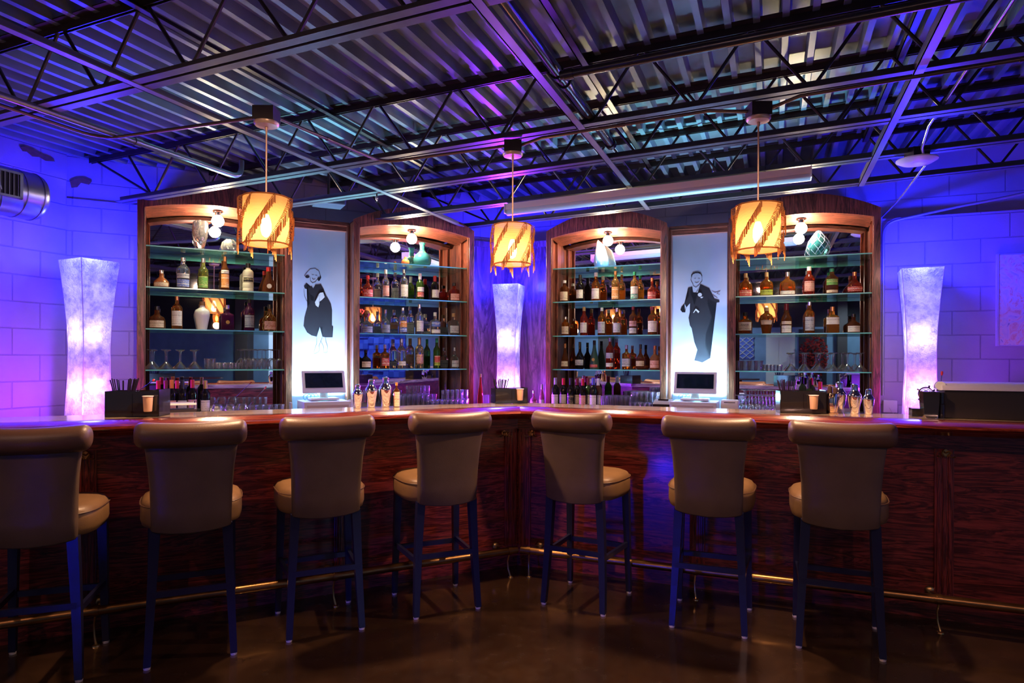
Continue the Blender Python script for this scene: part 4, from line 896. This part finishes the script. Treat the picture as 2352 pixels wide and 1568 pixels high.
def cad_stuff(t, where, w=.27, d=.15, h=.135, cx=.09, straws=True, spoon=True):
    M = Matrix.Translation(t.location) @ Matrix.Rotation(t.rotation_euler[2],4,'Z')
    W = lambda p: M @ Vector(p)
    # small paper cup hung on the front of the box
    c = thing('paper_cup', f'small tan paper cup on the front of {where}', 'cup', W((cx,-d/2-.026,h*.22)), t.rotation_euler[2], 'small cups on the caddies')
    m = MB(); m.lathe([(0,.018),(.003,.020),(.078,.0245),(.079,.0235),(.004,.018),(.0035,.001)],20); m.build('cup_body', flat((.62,.38,.24),.5), c, smooth=True)
    m = MB(); m.tube([(.026*math.cos(a),.026*math.sin(a),.0805) for a in [i*2*PI/24 for i in range(25)]],.0022,6,cap=False); m.build('cup_rim', flat((.8,.75,.72),.4), c, smooth=True)
    m = MB()
    for k in range(6): m.box((-.0,-.0,.010+k*.0165),(w*.40,d*.8,.012),M=Matrix.Rotation(random.uniform(-.02,.02),3,'Z'))
    o = m.build('napkin_stack', flat((.035,.022,.03),.7), loc=W((w*.25-.0,0,.004)), rz=t.rotation_euler[2]); tag(o, f'stack of dark paper napkins in {where}','napkins')
    if straws:
        for k in range(26):
            a = random.uniform(-.035,.035); b = random.uniform(-.03,.03); base = W((-w*.27+a*.5, b*.6, .006)); top = W((-w*.27+a*1.9, b*1.2, h+random.uniform(.055,.068)))
            m = MB(); m.tube([(0,0,0), tuple(Vector(top)-Vector(base))], .0028, 6); o = m.build('drinking_straw', flat((.02,.012,.03),.25), loc=base); tag(o, f'black drinking straw in the bundle in {where}','straw',f'black straws in {where}')
t = caddy(FL.W(fx(FL,318,.10),.10,ZT), FL.a-.35, 'black napkin caddy at the left end of the bar'); cad_stuff(t, 'the left caddy')
mid = Vector((-.02, 4.70, ZT)); t = caddy(mid, math.radians(14), 'black napkin caddy on the corner of the bar', .235, .15, .105); cad_stuff(t, 'the corner caddy', .235,.15,.105,cx=.055)
t = caddy(FR.W(fx(FR,1839,.12),.12,ZT), FR.a+.16, 'black napkin caddy on the right wing of the bar', .255,.15,.13); cad_stuff(t, 'the right wing caddy', .255,.15,.13,cx=.052)
def spoon(P, Q, label):
    P, Q = Vector(P), Vector(Q); t = thing('bar_spoon', label, 'bar spoon', P); d = Q-P
    m = MB(); m.tube([(0,0,0), tuple(d*.9)], .0022, 6); m.build('twisted_shaft', CHROME, t, smooth=True)
    m = MB(); m.tube([tuple(d*.88), tuple(d*.94), tuple(d)], [.003,.0065,.005], 8); m.build('red_tip', CP['red'], t, smooth=True)
    m = MB(); m.lathe([(-.012,.001),(-.006,.009),(0,.011),(.006,.009),(.012,.001)],10); m.build('spoon_bowl', CHROME, t, smooth=True)
a = FL.W(fx(FL,313,.06),.06,ZT+.125); spoon(a, FL.W(fx(FL,355,.10),.10,1.285), 'steel bar spoon with red tip resting on the left caddy')
a = FL.W(fx(FL,566,1.7),1.7,1.00); spoon(a, FL.W(fx(FL,612,1.75),1.75,1.17), 'steel bar spoon with red tip leaning out of a stemless glass')
a = FR.W(fx(FR,2157,.16),.16,ZT+.05); spoon(a, FR.W(fx(FR,2164,.17),.17,1.345), 'steel bar spoon with red tip behind the black organizer at right')
# low glass washing shelf behind the left caddy
t = thing('glass_tray','low white glass tray with chrome posts at the back of the left wing','tray',FL.W(fx(FL,345,.33),.33,0),FL.a)
x0, x1 = fx(FL,240,.33)-fx(FL,345,.33), fx(FL,452,.33)-fx(FL,345,.33)
m = MB(); m.b2((x0,.0,1.125),(x1,.14,1.137),bev=.003); m.build('tray_top', flat((.85,.85,.88),.15), t)
m = MB(); m.b2((x0,.015,1.055),(x1,.14,1.10)); m.build('tray_body', flat((.05,.04,.05),.3), t)
for xx in (x0+.01, x1-.01):
    m = MB(); m.tube([(xx,.02,1.05),(xx,.02,1.15)],.005,8); m.build('post', CHROME, t, smooth=True)
# far right organizer station
xq = fx(FR,2170,.02); t = thing('bar_station','long black box with clear rounded lid at the right end of the bar','condiment station',FR.W(xq,.02,ZT),FR.a)
m = MB(); m.b2((0,0,0),(1.1,.2,.152),bev=.004); m.build('black_box', flat((.022,.016,.014),.25), t)
m = MB(); R_ = []
for xx in (-.01, 1.1): R_.append([Vector((xx, -.008+.11-.11*math.cos(a), .154+.045*math.sin(a))) for a in [i*PI/12 for i in range(13)]])
m.loft(R_); m.build('rounded_lid', flat((.62,.58,.72),.18,0,.3), t, smooth=True)
m = MB(); m.lathe([(0,.024),(.006,.024),(.010,.020)],20,c=(-.016,.012,.176),axis='y'); m.build('hinge_disc', WHITEPL, t)
m = MB(); m.tube([(-.014,.0,0),(-.014,.0,.075),(-.014,.0,.08),(-.014,.0,.14)],[.017,.017,.012,.012],14); m.build('end_post', BLKPL, t, smooth=True)
t = thing('garnish_cup','curved black garnish holder beside the black box at right','holder',FR.W(fx(FR,2135,.03),.03,ZT),FR.a)
m = MB(); m.loft([[Vector((x,y,z)) for x,y in ((-a_,-.05),(a_,-.05),(a_,.06),(-a_,.06))] for z, a_ in ((0,.022),(.02,.032),(.08,.037),(.145,.039))]); m.build('holder_body', BLKPL, t)
t = thing('strainer','round perforated cocktail strainer propped above the garnish holder','strainer',FR.W(fx(FR,2127,.10),.10,ZT+.128),FR.a)
m = MB(); m.tube([(.036*math.cos(a),0,.036*math.sin(a)) for a in [i*2*PI/24 for i in range(25)]],.004,6,cap=False); m.build('rim', CHROME, t, smooth=True)
m = MB()
for k in range(3):
    rr = .010+.009*k; m.tube([(rr*math.cos(a),0,rr*math.sin(a)) for a in [i*2*PI/20 for i in range(21)]],.0022,5,cap=False)
m.build('perforated_plate', CHROME, t)
for k, a in enumerate((.5,1.2,2.6,3.9)):
    m = MB(); m.tube([(.036*math.cos(a),0,.036*math.sin(a)),(.05*math.cos(a),0,.05*math.sin(a))],.005,6); m.build('tab', CHROME, t)
t = tag(MB().b2((-.04,-.05,0),(.04,.05,.045)).build('black_tray', BLKPL, loc=FR.W(fx(FR,2110,.14),.14,ZT), rz=FR.a),'small open black tray left of the garnish holder','tray')
m = MB(); m.lathe([(0,.10),(.004,.14),(.09,.16),(.096,.165),(.09,.155),(.01,.135),(.009,.001)],36); o = m.build('steel_pan', CHROME, smooth=True, loc=FR.W(fx(FR,2300,1.95),1.95,ZB0)); tag(o,'wide shallow steel pan on the counter behind the black box','pan')
o.scale = (1.6,1.6,2.0)
# ------------------------------------------------------------------ registers
def pos(F, px, v, label, wp=100):
    x = fx(F, px, v); t = thing('register_screen', label, 'register', F.W(x, v, ZB0+.118), F.a)
    T = Matrix.Rotation(math.radians(-22),3,'X'); c = Vector((0,0,.155))
    m = MB(); m.box(c,(.365,.022,.205),M=T,bev=.008); m.build('screen_frame', flat((.82,.8,.76),.35), t)
    m = MB(); m.box(c+T@Vector((0,-.0115,.01)),(.315,.003,.135),M=T); m.build('display', flat((.01,.02,.03),.06,coat=1.0), t)
    m = MB(); m.loft([[Vector((x_,y_,z_)) for x_,y_ in ((-w,-.012),(w,-.012),(w,.012),(-w,.012))] for w, z_ in ((.035,.02),(.028,.09))]); m.build('neck', flat((.6,.58,.62),.35), t)
    m = MB(); m.box((0,.01,.010),(.24,.17,.018),bev=.006); m.build('stand_foot', WHITEPL, t)
    d = thing('cash_drawer', label.replace('tilted white register screen on','white cash drawer under the register by'), 'cash drawer', F.W(x, v, ZB0+.0005), F.a)
    m = MB(); m.b2((-.195,-.19,0),(.195,.17,.112),bev=.005); m.build('drawer_case', flat((.72,.72,.76),.4), d)
    m = MB(); m.b2((-.17,-.198,.02),(.17,-.188,.085)); m.build('drawer_front', flat((.55,.46,.46),.4), d)
    rnd = random.Random(int(px))
    m = MB()
    for k in range(3):
        pts = [(-.12+.03*k+.035*math.cos(a), .10+.01*math.sin(a*2), .14+.03*math.sin(a)) for a in [i*.5 for i in range(14)]]; m.tube(pts,.0035,6)
    o = m.build('power_cable', flat((.12,.25,.5),.4), loc=d.location, rz=F.a, smooth=True); tag(o, 'coiled cable lying behind the '+('left' if F is FL else 'right')+' register screen','cable')
pos(FL,744,1.80,'tilted white register screen on the counter below the woman panel'); pos(FR,1597,1.80,'tilted white register screen on the counter below the man panel')
x = fx(FR,1524,1.72); t = thing('receipt_printer','low black receipt printer left of the right register','printer',FR.W(x,1.72,ZB0),FR.a)
m = MB(); m.b2((-.08,-.08,0),(.08,.09,.085),bev=.004); m.build('printer_base', flat((.02,.015,.013),.25), t)
m = MB(); m.loft([[Vector((sx*.076,y,z)) for y,z in ((-.075,.086),(-.06,.102),(.04,.125),(.085,.11),(.085,.086))] for sx in (-1,1)]); m.build('printer_lid', flat((.42,.38,.33),.3), t)
m = MB(); m.b2((-.045,-.01,.118),(.045,.02,.126)); m.build('paper_slot', BLKPL, t)
x = fx(FR,1677,1.74); t = thing('receipt_printer','white rounded receipt printer right of the right register','printer',FR.W(x,1.74,ZB0),FR.a)
m = MB(); m.b2((-.068,-.06,0),(.068,.07,.04),bev=.006); m.build('printer_base', flat((.5,.46,.44),.4), t)
m = MB(); m.b2((-.072,-.068,.035),(.072,.07,.135),bev=.014); m.build('printer_cover', flat((.85,.83,.80),.3), t, smooth=True)
m = MB(); m.b2((-.045,-.070,.113),(.045,-.066,.118)); m.build('paper_slot', BLKPL, t)
m = MB(); m.b2((-.012,-.05,0),(.0,.05,.10)); m.loft([[Vector((-.012,-.0,0)),Vector((0,0,0)),Vector((0,.01,0))],[Vector((-.012,0,.1)),Vector((0,0,.1)),Vector((0,.01,.1))]])
tag(m.build('card_stand', WHITEPL, loc=FL.W(fx(FL,670,1.85),1.85,ZB0), rz=FL.a),'thin upright white card stand left of the left register','stand')
m = MB(); m.loft([[Vector((x_,y_,0)) for x_,y_ in ((-.03,-.03),(.03,-.03),(.03,.03),(-.03,.03))],[Vector((x_,y_,.12)) for x_,y_ in ((-.017,-.01),(.017,-.01),(.017,.01),(-.017,.01))]])
tag(m.build('table_tent', WHITEPL, loc=FL.W(fx(FL,806,1.72),1.72,ZB0+.0005), rz=FL.a),'small white folded card left of the smallest shaker','card')
t = thing('wall_socket_box','white outlet box low on the block wall beside the far right cabinet','outlet box',FR.W(fx(FR,2041,2.40),2.40,1.0),FR.a)
m = MB(); m.b2((-.045,-.035,-.05),(.065,.02,.06),bev=.006); m.build('box_cover', WHITEPL, t)
m = MB(); m.tube([(-.0,-.03,.0),(.02,-.05,-.04),(.06,-.05,-.09)],.003,6); m.build('cord', WHITEPL, t)
# centre corner items
x = fx(FL,1104,1.9); bottle(FL.W(x,1.9,ZB0+.0005), FL.a, .33, .032, 'slim', 'red', None, 'gold', 'slim dark red bottle with gold stopper left of the corner caddy', None)
x = fx(FR,1226,1.85); bottle(FR.W(x,1.85,ZB0+.0005), FR.a, .17, .034, 'squat', 'pink', 'pink', 'silver', 'small pink square-shouldered bottle right of the corner caddy', None)
x = fx(FR,1245,1.85); bottle(FR.W(x,1.85,ZB0+.0005), FR.a, .235, .026, 'burg', 'pink', 'white', 'silver', 'small pink narrow-necked bottle beside the inner right cabinet', None)
m = MB(); m.b2((-.03,0,0),(.03,.004,.125)); tag(m.build('clear_sign_holder', thin('acrylic',(.8,.75,.95),.9,.25), loc=FL.W(fx(FL,1117,1.86),1.86,ZB0), rz=FL.a),'clear acrylic card holder beside the slim red bottle','card holder')
pipe('wall_conduit','purple-lit conduit on the panelling left of the inner right cabinet','conduit',[(-.50,2.36,2.62),(-.535,2.375,2.55),(-.535,2.375,2.0)],.010,flat((.4,.35,.4),.4))
m = MB(); m.b2((-.02,-.03,0),(.02,.01,.11),bev=.003); tag(m.build('switch_box', flat((.4,.35,.4),.4), loc=FR.W(-.535,2.385,1.90), rz=FR.a),'small switch box at the foot of the purple-lit conduit','switch box')
# painting
mm, tt, bb = nt('dabbed_paint'); v_ = objvec(tt,(1.2,1,1)); n1 = N(tt,'ShaderNodeTexNoise',Scale=9.0,Detail=6.0,Distortion=2.5); tt.links.new(v_, n1.inputs['Vector'])
rp = ramp(tt, n1.outputs[0], [(.30,(.25,.25,.45)),(.36,(.62,.60,.72)),(.50,(.78,.70,.74)),(.57,(.80,.55,.55)),(.62,(.72,.38,.36)),(.68,(.80,.74,.78))]); tt.links.new(rp.outputs[0], bb.inputs['Base Color']); bump(tt, bb, n1.outputs[0], .4, .01)
x = fx(FR,2293,2.38); t = thing('abstract_painting','pink, white and blue dabbed abstract canvas cut off at the right edge','painting',FR.W(x,2.38,1.54),FR.a)
m = MB(); m.b2((.002,0,0),(.62,.035,.745)); m.build('canvas', mm, t)
m = MB(); m.b2((-.012,-.004,-.01),(.002,.037,.755)); m.b2((.002,.003,-.01),(.62,.037,0)); m.b2((.002,.003,.745),(.62,.037,.755)); m.build('canvas_edge', flat((.5,.45,.7),.5), t)
# ceiling speaker box & camera clutter
t = thing('ceiling_projector','dark ceiling-mounted device hanging among joists above the woman panel','projector',Vector((-1.62,5.75,2.78)),FL.a)
m = MB(); m.box((0,0,0),(.26,.2,.07),bev=.012); m.build('device_body', flat((.12,.16,.18),.2), t)
m = MB(); m.tube([(0,0,.03),(0,0,.25)],.012,8); m.build('mount_pole', STEEL, t)
for px_, py_, Yv in ((864,462,5.12),(1637,397,4.94)):
    X = (px_-1176)/FPX*Yv; Z = 1.4-(py_-826)/FPX*Yv
    t = thing('fire_sprinkler',('small sprinkler head below a joist above the woman panel' if px_ < 1000 else 'small sprinkler head above the strip light'),'sprinkler',(X,Yv,Z))
    m = MB(); m.lathe([(-.014,.014),(-.012,.014),(-.010,.004),(.0,.004),(.01,.010),(.03,.010)],10); m.build('head', CHROME, t, smooth=True)
    m = MB(); m.tube([(0,0,.028),(0,0,.10)],.006,6); m.build('riser', STEEL, t)
# ------------------------------------------------------------------ rest of the room, seen only in the mirrors
def rearx(x): return FR.W(x, VB+.01)
RWA = FR.a+PI/2        # things on the right wall, facing the left of the room
t = thing('exit_sign','red lit EXIT sign high on the right wall, seen in the inner left mirror','exit sign',FR.W(XR-.03,-2.4,2.42),FR.a-PI/2)
m = MB(); m.b2((-.17,-.03,-.1),(.17,.02,.1)); m.build('sign_case', flat((.05,.02,.02),.5), t)
text_part('EXIT',.15,t,(0,-.032,-.0),flat((1,.1,.1),.5,emit=(1,.05,.03),es=6),'sign_letters',PI/2,0)
def onright(v0, v1, z0, z1, th, name, mat, kind=None):
    m = MB(); m.b2((XR-th, v0, z0),(XR, v1, z1)); o = m.build(name, mat, loc=C0, rz=FR.a)
    if kind: o['kind'] = kind
    return o
for v in (-5.3,-3.3,-.3): onright(v-.16, v+.16, 0, 3.0, .22, 'trim_3', flat((.09,.065,.055),.6), 'structure')
for v in (-4.6,-4.25): onright(v-.12, v+.12, .9, 2.05, .04, 'window_1', flat((.6,.7,.8),.3,emit=(.45,.62,.85),es=.9), 'structure')
TILE = flat((.04,.08,.55),.4); TILE2 = flat((.07,.13,.75),.4)
t = thing('blue_tile_panel','blue relief panel of staggered squares on the right wall, seen in a mirror','wall panel',FR.W(XR-.06,-2.15,1.5),FR.a-PI/2); rnd = random.Random(9)
m = MB(); m2 = MB()
for i in range(12):
    for j in range(10):
        d_ = rnd.choice((.02,.045,.07)); (m if (i+j) % 2 else m2).b2((-.72+i*.12,.055-d_,-.6+j*.12),(-.72+i*.12+.118,.055,-.6+j*.12+.118))
m.build('dark_squares', TILE, t); m2.build('light_squares', TILE2, t)
for v in (-4.4,-2.0): 
    o = lamp_light('SPOT','added_wash_light', FR.W(XR-1.3,v,zb(XR-1.3)-.03), 120, (.55,.80,1.0), .05, None, spot_size=math.radians(100), spot_blend=.9); aim(o, FR.W(XR,v,1.0))  # added wash lamp, brightens the right wall for the mirrors
    t = thing('added_wall_wash', ('farther' if v < -4 else 'nearer')+' added cool can light washing the right wall, outside the view','downlight',FR.W(XR-1.3,v,zb(XR-1.3)-.02),FR.a,'added wash lights on the right')
    m = MB(); m.lathe([(0,.055),(.14,.055),(.15,.02)],18,cap=False); m.build('can', BLKPL, t, smooth=True)
for xx, w in ((-2.4,.35),(.1,.3),(3.1,.2)):
    m = MB(); m.b2((-w/2,-.15,0),(w/2,.15,3.05)); o = m.build('trim_3', flat((.06,.045,.04),.6), loc=FR.W(xx,VB+.2), rz=FR.a); o['kind'] = 'structure'
m = MB(); m.b2((-.32,0,0),(.32,.05,2.08)); 
for a in (-.24,.04):
    for b in (.2,1.15): m.b2((a,.05,b),(a+.2,.062,b+.75))
o = m.build('door_1', flat((.72,.72,.62),.5), loc=FR.W(1.80,VB+.01), rz=FR.a); o['kind'] = 'structure'
m = MB(); m.b2((-.4,0,0),(.4,.05,2.0)); o = m.build('door_2', flat((.14,.24,.34),.5), loc=FR.W(3.9,VB+.01), rz=FR.a); o['kind'] = 'structure'
m = MB(); m.b2((-.3,0,0),(.3,.03,2.15)); o = m.build('trim_4', flat((.02,.015,.02),.6), loc=FR.W(2.5,VB+.01), rz=FR.a); o['kind'] = 'structure'
t = thing('lattice_screen','blue and white ogee lattice panel on the rear wall, seen in the far right mirror','wall panel',FR.W(.95,VB+.05,1.45),FR.a)
m = MB(); m.b2((-.25,-.03,0),(.25,-.02,.6)); m.build('blue_ground', flat((.05,.12,.45),.3), t)
m = MB()
for c in range(3):
    for sg in (-1,1): m.tube([(-.17+c*.17+sg*.042*(1-math.cos(z*PI/.15*2))/1.0, 0, z) for z in [k*.6/24 for k in range(25)]], .008, 5)
m.build('white_lattice', flat((.6,.6,.5),.5), t)
t = thing('red_leaf_tree','small dark red leafy tree by the rear wall, seen in the far right mirror','tree',FR.W(2.5,VB+.4,0)); rnd = random.Random(4)
m = MB(); m.tube([(0,0,.3),(.02,0,1.0),(0,.02,1.5)],[.03,.02,.01],8); m.build('trunk', flat((.06,.03,.02),.8), t)
m = MB()
for k in range(420):
    a, b, q = rnd.uniform(0,2*PI), rnd.uniform(-1,1), rnd.uniform(.3,1)**.5; cx_, cy_, cz_ = .32*q*math.cos(a)*(1-b*b)**.5, .3*q*math.sin(a)*(1-b*b)**.5, 1.5+.5*b*q
    m.box((cx_,cy_,cz_),(.05,.03,.004),M=Matrix.Rotation(rnd.uniform(0,6),3,'X')@Matrix.Rotation(rnd.uniform(0,6),3,'Z'))
m.build('foliage', flat((.30,.015,.01),.6), t)
m = MB(); m.lathe([(0,.12),(.30,.16),(.3,.14)],16); m.build('pot', BLKPL, t)
def tables():
    for i, (x, v) in enumerate(((-2.2,-5.2),(1.0,-5.6),(3.2,-5.0))):
        t = thing('high_table', ('left','middle','right')[i]+' dark high table at the rear, seen only in the mirrors','table',FR.W(x,v),FR.a,'high tables at the rear')
        m = MB(); m.lathe([(1.0,.38),(1.03,.38)],28); m.build('tabletop', flat((.25,.13,.07),.2), t)
        m = MB(); m.tube([(0,0,.02),(0,0,1.0)],.035,12); m.build('pedestal', BLKPL, t); m = MB(); m.lathe([(0,.28),(.02,.26),(.03,.04)],24); m.build('base', BLKPL, t)
tables()
AMB = flat((1,.5,.15),.3,emit=(1,.42,.10),es=28)
for i, (x, v, z) in enumerate(((-2.3,-4.6,2.15),(-.3,-3.4,2.25),(.4,-5.2,2.15),(2.6,-4.2,2.15),(-3.0,-2.6,2.2))):
    t = thing('amber_jar_lamp', ['first','second','third','fourth','fifth'][i]+' amber glass jar lamp from the left wall, seen in the mirrors','lamp',FR.W(x,v,z),0,'amber jar lamps behind the stools')
    m = MB(); m.lathe([(-.09,.045),(-.05,.06),(.02,.065),(.07,.05),(.09,.02)],18,cap=False); m.build('jar', thin('amber_jar',(1,.55,.25),.8,.15,(1,.4,.1)), t, smooth=True)
    m = MB(); m.lathe([(-.05,.004),(-.03,.02),(.01,.024),(.05,.01)],12); m.build('filament_bulb', AMB, t, smooth=True)
    m = MB(); m.tube([(0,0,.09),(0,0,zt(x)-z)],.003,6); m.build('cord', BLKPL, t)
    lamp_light('POINT','jar_light',(0,0,-.13),3.0,(1,.62,.36),.06,t)
# ------------------------------------------------------------------ lights
BLUE = (.014,.016,1.0); VIO = (.30,.03,1.0); TEAL = (.24,.80,.95)
for i, (t, P) in enumerate(LAMPP):
    F = (FL, FR, FR)[i]; n = F.ey if i < 2 else Vector((0,1,0))
    lamp_light('POINT','tower_uplight', P+Vector((0,0,1.30))-n*.10, (90,90,100)[i], BLUE, .06)
    lamp_light('POINT','tower_baselight', P+Vector((0,0,.12))-n*.22, (44,48,48)[i], VIO, .06)
o = lamp_light('SPOT','corner_violet', Vector((-.03,6.3,2.3)), 130, (.38,.02,1.0), .05, None, spot_size=math.radians(80), spot_blend=.8); aim(o, Vector((.0,3.6,3.2)))
for F, x in ((FL,-.924),(FR,.98)):
    o = lamp_light('AREA','panel_uplight', F.W(x, 2.12, 1.02), 27, (.44,.66,1.0), .44, None, shape='RECTANGLE', size_y=.05, spread=math.radians(96)); aim(o, F.W(x, 2.21, 1.6))
    o = lamp_light('SPOT','panel_spill', F.W(x, 2.0, 1.06), 760, TEAL, .04, None, spot_size=math.radians(85), spot_blend=.8); aim(o, F.W(x, -.5, 3.1))
for P, z, lab in PEN:
    lamp_light('POINT','pendant_glow', (P.x, P.y, 2.03), 8, (1.0,.64,.36), .03); q = lamp_light('SPOT','pendant_down',(P.x,P.y,1.985),90,(1.0,.60,.34),.03,None,spot_size=math.radians(150),spot_blend=.6)
o = lamp_light('SPOT','stage_blue', Vector((-1.7,-.5,.10)), 150, BLUE, .12, None, spot_size=math.radians(60), spot_blend=.35); aim(o, Vector((-.2,3.4,-1.45)))
for i, (x, v, pw) in enumerate(((-2.6,-4.0,36),(-.6,-4.3,40),(1.4,-4.3,52),(3.3,-4.0,52))):  # added fill lamps out of view, in place of a general room wash
    t = thing('added_can_fill', ['first','second','third','fourth'][i]+' added can fill light from the left, behind the viewer','downlight',FR.W(x,v,zb(x)-.02),FR.a,'added can fill lights behind the viewer')
    m = MB(); m.lathe([(0,.055),(.14,.055),(.15,.02)],18,cap=False); m.build('can', BLKPL, t, smooth=True)
    m = MB(); m.lathe([(.03,.001),(.031,.05)],18,cap=False); m.build('lens', flat((1,.8,.6),.3,emit=(1,.7,.45),es=4), t)
    o = lamp_light('SPOT','can_fill_light', FR.W(x,v,zb(x)-.03), pw, (1.0,.55,.44), .05, None, spot_size=math.radians(80), spot_blend=.9); aim(o, FR.W(x*.9,-.2,.35))
for i, x in enumerate((-2.5,.6,3.2)):  # added lamps that brighten the rear wall for its reflection
    t = thing('added_wall_wash', ['left','middle','right'][i]+' added cool wall-washing light near the rear wall, behind the viewer','downlight',FR.W(x,VB+1.3,zb(x)-.02),FR.a,'added wash lights at the rear')
    m = MB(); m.lathe([(0,.055),(.14,.055),(.15,.02)],18,cap=False); m.build('can', BLKPL, t, smooth=True)
    o = lamp_light('SPOT','added_wash_light', FR.W(x,VB+1.3,zb(x)-.03), 110, (.55,.80,1.0), .05, None, spot_size=math.radians(100), spot_blend=.9); aim(o, FR.W(x,VB,1.0))
for i, (F, x, vz) in enumerate(((FL,-1.77,1.7),(FL,-.07,1.7),(FR,.12,1.7),(FR,1.85,1.7))):  # added frontal fill to brighten the bottle labels and cabinet frames
    tg = F.W(x, 2.2, vz); P = tg-F.ey*5.9; P.z = 2.62
    t = thing('added_fill_spot', ['first','second','third','fourth'][i]+' added warm fill spot from the left, behind the viewer, aimed at the bottle cabinets','spotlight',P,F.a,'added fill spots behind the viewer')
    m = MB(); m.tube([(0,-.12,.04),(0,-.02,.0)],.04,14); m.build('spot_head', BLKPL, t, smooth=True); m = MB(); m.tube([(0,-.08,.03),(0,-.08,.20)],.006,6); m.build('bracket', BLKPL, t)
    o = lamp_light('SPOT','added_fill_light', P, 340, (1.0,.68,.50), .03, None, spot_size=math.radians(20), spot_blend=.7); aim(o, tg)
w = bpy.data.worlds.new('World'); SC.world = w; w.use_nodes = True
w.node_tree.nodes['Background'].inputs[0].default_value = (.05,.05,.09,1); w.node_tree.nodes['Background'].inputs[1].default_value = .05
# ------------------------------------------------------------------ camera
cd = bpy.data.cameras.new('camera'); co = bpy.data.objects.new('camera', cd); COL.objects.link(co); SC.camera = co
cd.sensor_width = 36; cd.lens = 36*FPX/2352; cd.shift_y = 42/2352; cd.clip_start = .02
co.location = (0,0,1.4); co.rotation_euler = (PI/2, math.radians(-.23), 0)
SC.view_settings.view_transform = 'Standard'; SC.view_settings.look = 'None'; SC.view_settings.exposure = 0.0; SC.view_settings.gamma = 1
try: SC.view_settings.use_curve_mapping = False
except Exception: pass
